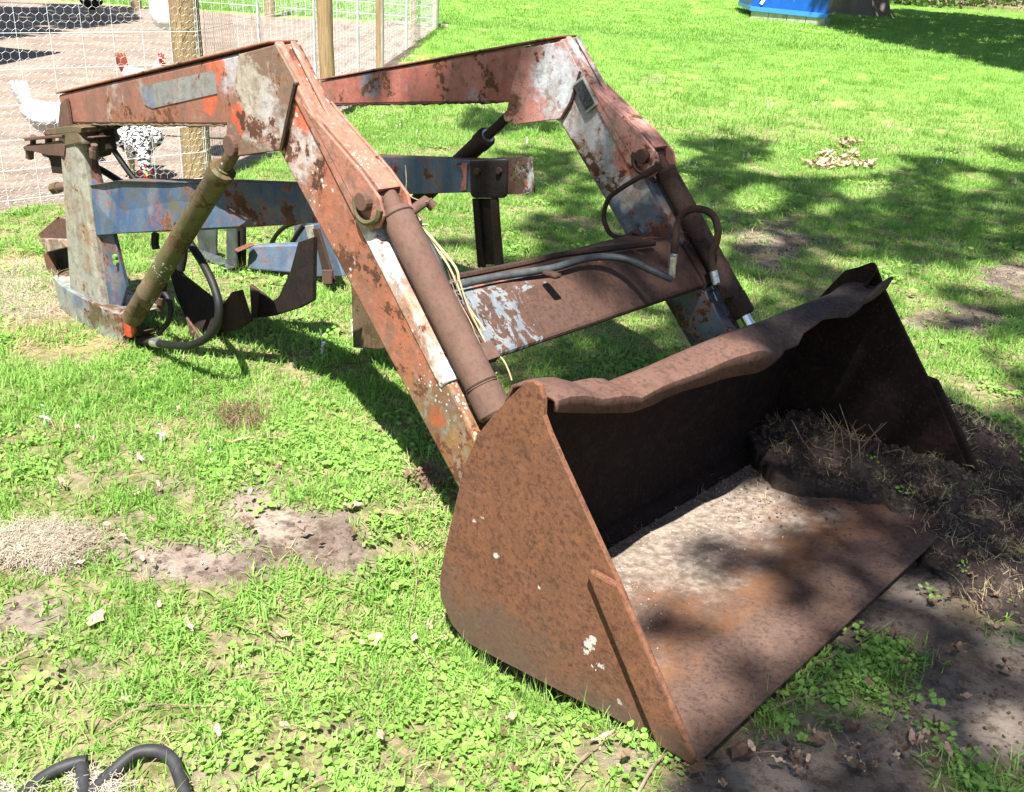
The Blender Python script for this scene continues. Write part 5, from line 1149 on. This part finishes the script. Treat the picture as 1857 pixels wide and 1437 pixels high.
# moss: tangled thin strands
def moss(px, py, rx, ry, n_, L_, label):
    V = []; F_ = []
    for i in range(n_):
        a = random.uniform(0, 6.28); r_ = math.sqrt(random.random()); q = gpt(px+math.cos(a)*r_*rx, py+math.sin(a)*r_*ry); p = np.array([q[0], q[1], q[2]+random.uniform(.004, .026)]); h_ = random.uniform(0, 6.28); o = len(V); k = 7
        for j in range(k):
            h_ += random.uniform(-.9, .9); s_ = np.array([-math.sin(h_), math.cos(h_), 0])*.00055; V += [tuple(p-s_), tuple(p+s_)]; p = p+np.array([math.cos(h_), math.sin(h_), random.uniform(-.35, .35)])*L_/k; p[2] = max(p[2], q[2]+.004)
        for j in range(k-1): F_.append((o+2*j, o+2*j+1, o+2*j+3, o+2*j+2))
    o = bpy.data.objects.new('dried_moss', fmesh('dried_moss', V, F_, M['moss'])); C.objects.link(o); o['kind'] = 'stuff'; o['label'] = label
moss(75, 985, 100, 32, 2600, .085, 'pale dried moss tangle at the left edge'); moss(175, 1425, 45, 18, 260, .05, 'pale moss under the black hose'); moss(20, 1440, 50, 20, 120, .05, 'pale moss at the corner')
moss(45, 525, 80, 55, 1500, .11, 'bleached grass tangle behind the loader post')
# twigs
def twig(pts, r, label, mat='twig', cat='twig', g=None, z=.012):
    P_ = [gpt(*p)+np.array([0, 0, z+.012*(i % 2)]) for i, p in enumerate(pts)]; P_ = smooth_path(P_, 4)
    o = MB().tube(P_, list(np.linspace(r, r*.5, len(P_))), 6).build('twig', M[mat], smooth=True); tag(o, label, cat, 'twigs on the ground')
twig([(1140, 1470), (1185, 1395), (1225, 1345)], .004, 'brown stick leading down from the bucket tip to the bottom edge')
twig([(1005, 1437), (1060, 1365), (1125, 1310)], .0022, 'thin brown twig among clover under the bucket side')
twig([(1395, 1275), (1440, 1268), (1485, 1262), (1515, 1250)], .0018, 'pale forked twig lying at the edge of the clover patch')
twig([(1445, 1205), (1500, 1190), (1560, 1160), (1620, 1130)], .0016, 'pale straight straw above the clover patch')
twig([(740, 930), (757, 1000), (742, 1070), (775, 1120), (810, 1160)], .0018, 'thin red brown stem left of the bucket side')
twig([(1360, 1360), (1410, 1372), (1460, 1378)], .0014, 'thin pale root on bare soil in front of the bucket')
twig([(400, 1212), (460, 1196), (512, 1176)], .0022, 'short tan stick in the sunny grass at the lower left')
twig([(180, 1330), (260, 1290), (330, 1272), (420, 1275)], .0018, 'long pale stem above the black hoses')
twig([(0, 1205), (50, 1188)], .0032, 'white stick at the left edge')
twig([(1290, 130), (1300, 120), (1315, 104)], .010, 'dark crooked stick out on the sunny lawn')
twig([(1155, 152), (1205, 153)], .006, 'pale straight stick beside the pale leaf patch on the lawn')
twig([(520, 1437), (600, 1385), (640, 1345)], .0014, 'very thin pale stem in the clover at the bottom edge')
# dry vine tied on the near tilt cylinder
dv_ = empty('dry_vine', tuple(l2w(-1.05, -.45, .70))); tag(dv_, 'bundle of dry vine stems hanging over the near tilt cylinder', 'vine')
def lw(pts, v): return [tuple(l2w(*P(x, y, v+dx))-np.array(dv_.location)) for (x, y), dx in pts]
for pts, r_ in (([((754, 388), 0), ((763, 408), .0), ((790, 440), .01), ((826, 485), .01), ((832, 510), .01)], .0035), ([((752, 392), 0), ((775, 430), .0), ((812, 480), .0), ((842, 545), .01), ((880, 600), .02)], .0028), ([((832, 505), 0), ((850, 560), .0), ((880, 620), .01), ((893, 640), .01), ((897, 660), .01), ((900, 678), .0)], .0022),
               ([((735, 408), 0), ((777, 408), 0)], .0026), ([((732, 372), 0), ((745, 378), .0), ((758, 392), .02), ((764, 405), .02)], .004), ([((890, 640), 0), ((910, 650), 0), ((922, 672), .0), ((928, 690), 0)], .0022), ([((735, 300), .0), ((737, 330), 0), ((735, 352), 0)], .0014), ([((736, 352), 0), ((755, 362), 0), ((775, 366), .0), ((782, 360), 0)], .0016), ([((808, 470), 0), ((825, 530), .01), ((856, 590), .0), ((872, 640), 0)], .0016),
               ([((745, 400), .0), ((760, 440), .0), ((775, 450), 0), ((770, 470), .01)], .0018), ([((826, 500), .0), ((835, 560), .01), ((866, 612), .0), ((880, 650), 0)], .0013)):
    MB().tube(smooth_path(lw(pts, -.44), 4), r_, 6).build('stem', M['straw'] if r_ > .002 else M['twig'], dv_, smooth=True)
twg = empty('dry_stalks', tuple(l2w(-.35, .45, .02))); tag(twg, 'dry branching stalks sticking up from the soil in the bucket', 'dry stalks')
for (a0, a1) in (((1545, 850), (1522, 732)), ((1560, 840), (1545, 770)), ((1550, 830), (1608, 766)), ((1520, 820), (1460, 790)), ((1530, 815), (1505, 750)), ((1565, 830), (1600, 768)), ((1480, 830), (1436, 762)), ((1570, 800), (1540, 785)), ((1500, 815), (1570, 770)), ((1640, 820), (1600, 822)), ((1590, 840), (1575, 770)), ((1512, 830), (1490, 745))):
    b = P(*a0, .42); e = P(a1[0], a1[1], .42+random.uniform(-.03, .03)); m_ = (np.array(b)+np.array(e))/2+np.array([random.uniform(-.015, .015)]*3)
    MB().tube([tuple(l2w(*p)-np.array(twg.location)) for p in (b, m_, e)], [.0015, .0012, .0007], 5).build('stalk', M['twig'], twg, smooth=True)
# black rubber hoses, bottom left
hs = empty('rubber_hose', tuple(gpt(200, 1400))); tag(hs, 'looped black rubber hose with a tee lying in the grass at the lower left', 'hose')
def gpath(pts): return [tuple(gpt(x, y)+np.array([0, 0, z])-np.array(hs.location)) for x, y, z in pts]
MB().tube(smooth_path(gpath([(-20, 1510, .012), (40, 1445, .012), (90, 1408, .015), (135, 1391, .02), (158, 1388, .02)]), 6), [.0108]*20+[.0108, .011, .0115, .0125, .013], 14).build('hose_length', M['rubber_grey'], hs, smooth=True)
MB().tube(smooth_path(gpath([(149, 1392, .018), (151, 1408, .018), (152, 1437, 0.015), (154, 1480, .015)]), 6), .0118, 14).build('hose_length', M['rubber_grey'], hs, smooth=True)
MB().tube(smooth_path(gpath([(150, 1450, .012), (168, 1432, .014), (205, 1402, .02), (245, 1378, .028), (285, 1374, .03), (312, 1388, .03), (328, 1420, .024), (340, 1460, .016)]), 6), .0115, 14).build('hose_length', M['rubber_grey'], hs, smooth=True)

# ------------------------------------------------------------------ loose ploughing parts under the loader
def plate(name, pts, v, th, mat, label, cat, extra=()):
    o = empty(name, (OX, OY, 0), -YAW); tag(o, label, cat)
    for i, (nm, pp, vv, tt, mm) in enumerate([('blade', pts, v, th, mat)]+list(extra)):
        if isinstance(vv, (list, tuple)): slab(MB(), [P(x, y, w_) for (x, y), w_ in zip(pp, vv)], (0, tt, 0)).build(nm, M[mm], o, bevel=.003)
        else: MB().prism([P2(x, y, vv) for x, y in pp], vv, vv+tt).build(nm, M[mm], o, bevel=.003)
    return o
plate('plough_part', [(304, 488), (318, 482), (332, 500), (398, 552), (398, 562), (372, 612), (360, 620), (342, 590), (322, 545)], [-.30, -.30, -.31, -.33, -.33, -.38, -.38, -.36, -.33], .012, 'black', 'large blackened steel plate leaning under the blue beam', 'plough part',
      extra=[('share', [(336, 575), (362, 612), (358, 626), (346, 616)], -.40, .01, 'bucket_lip')])
plate('plough_point', [(398, 560), (420, 530), (428, 528), (446, 585), (425, 600), (384, 606)], -.30, .03, 'dark', 'brown pointed plough share beside the black blade', 'plough part')
plate('plough_share', [(486, 552), (505, 538), (526, 492), (540, 440), (568, 430), (566, 546), (540, 560), (500, 572)], -.08, .02, 'black', 'notched rusty plough share standing in front of the blue box section', 'plough part',
      extra=[('wing', [(452, 516), (480, 537), (492, 548), (500, 573), (456, 578)], -.12, .014, 'dark'), ('wing_edge', [(452, 516), (470, 529), (466, 576), (456, 578)], -.125, .004, 'brown')])
o = plate('skid_plate', [(636, 500), (700, 520), (720, 620), (692, 634), (640, 631)], -.05, .03, 'mossy', 'dark upright steel plate standing in the grass behind the near leg', 'steel plate')
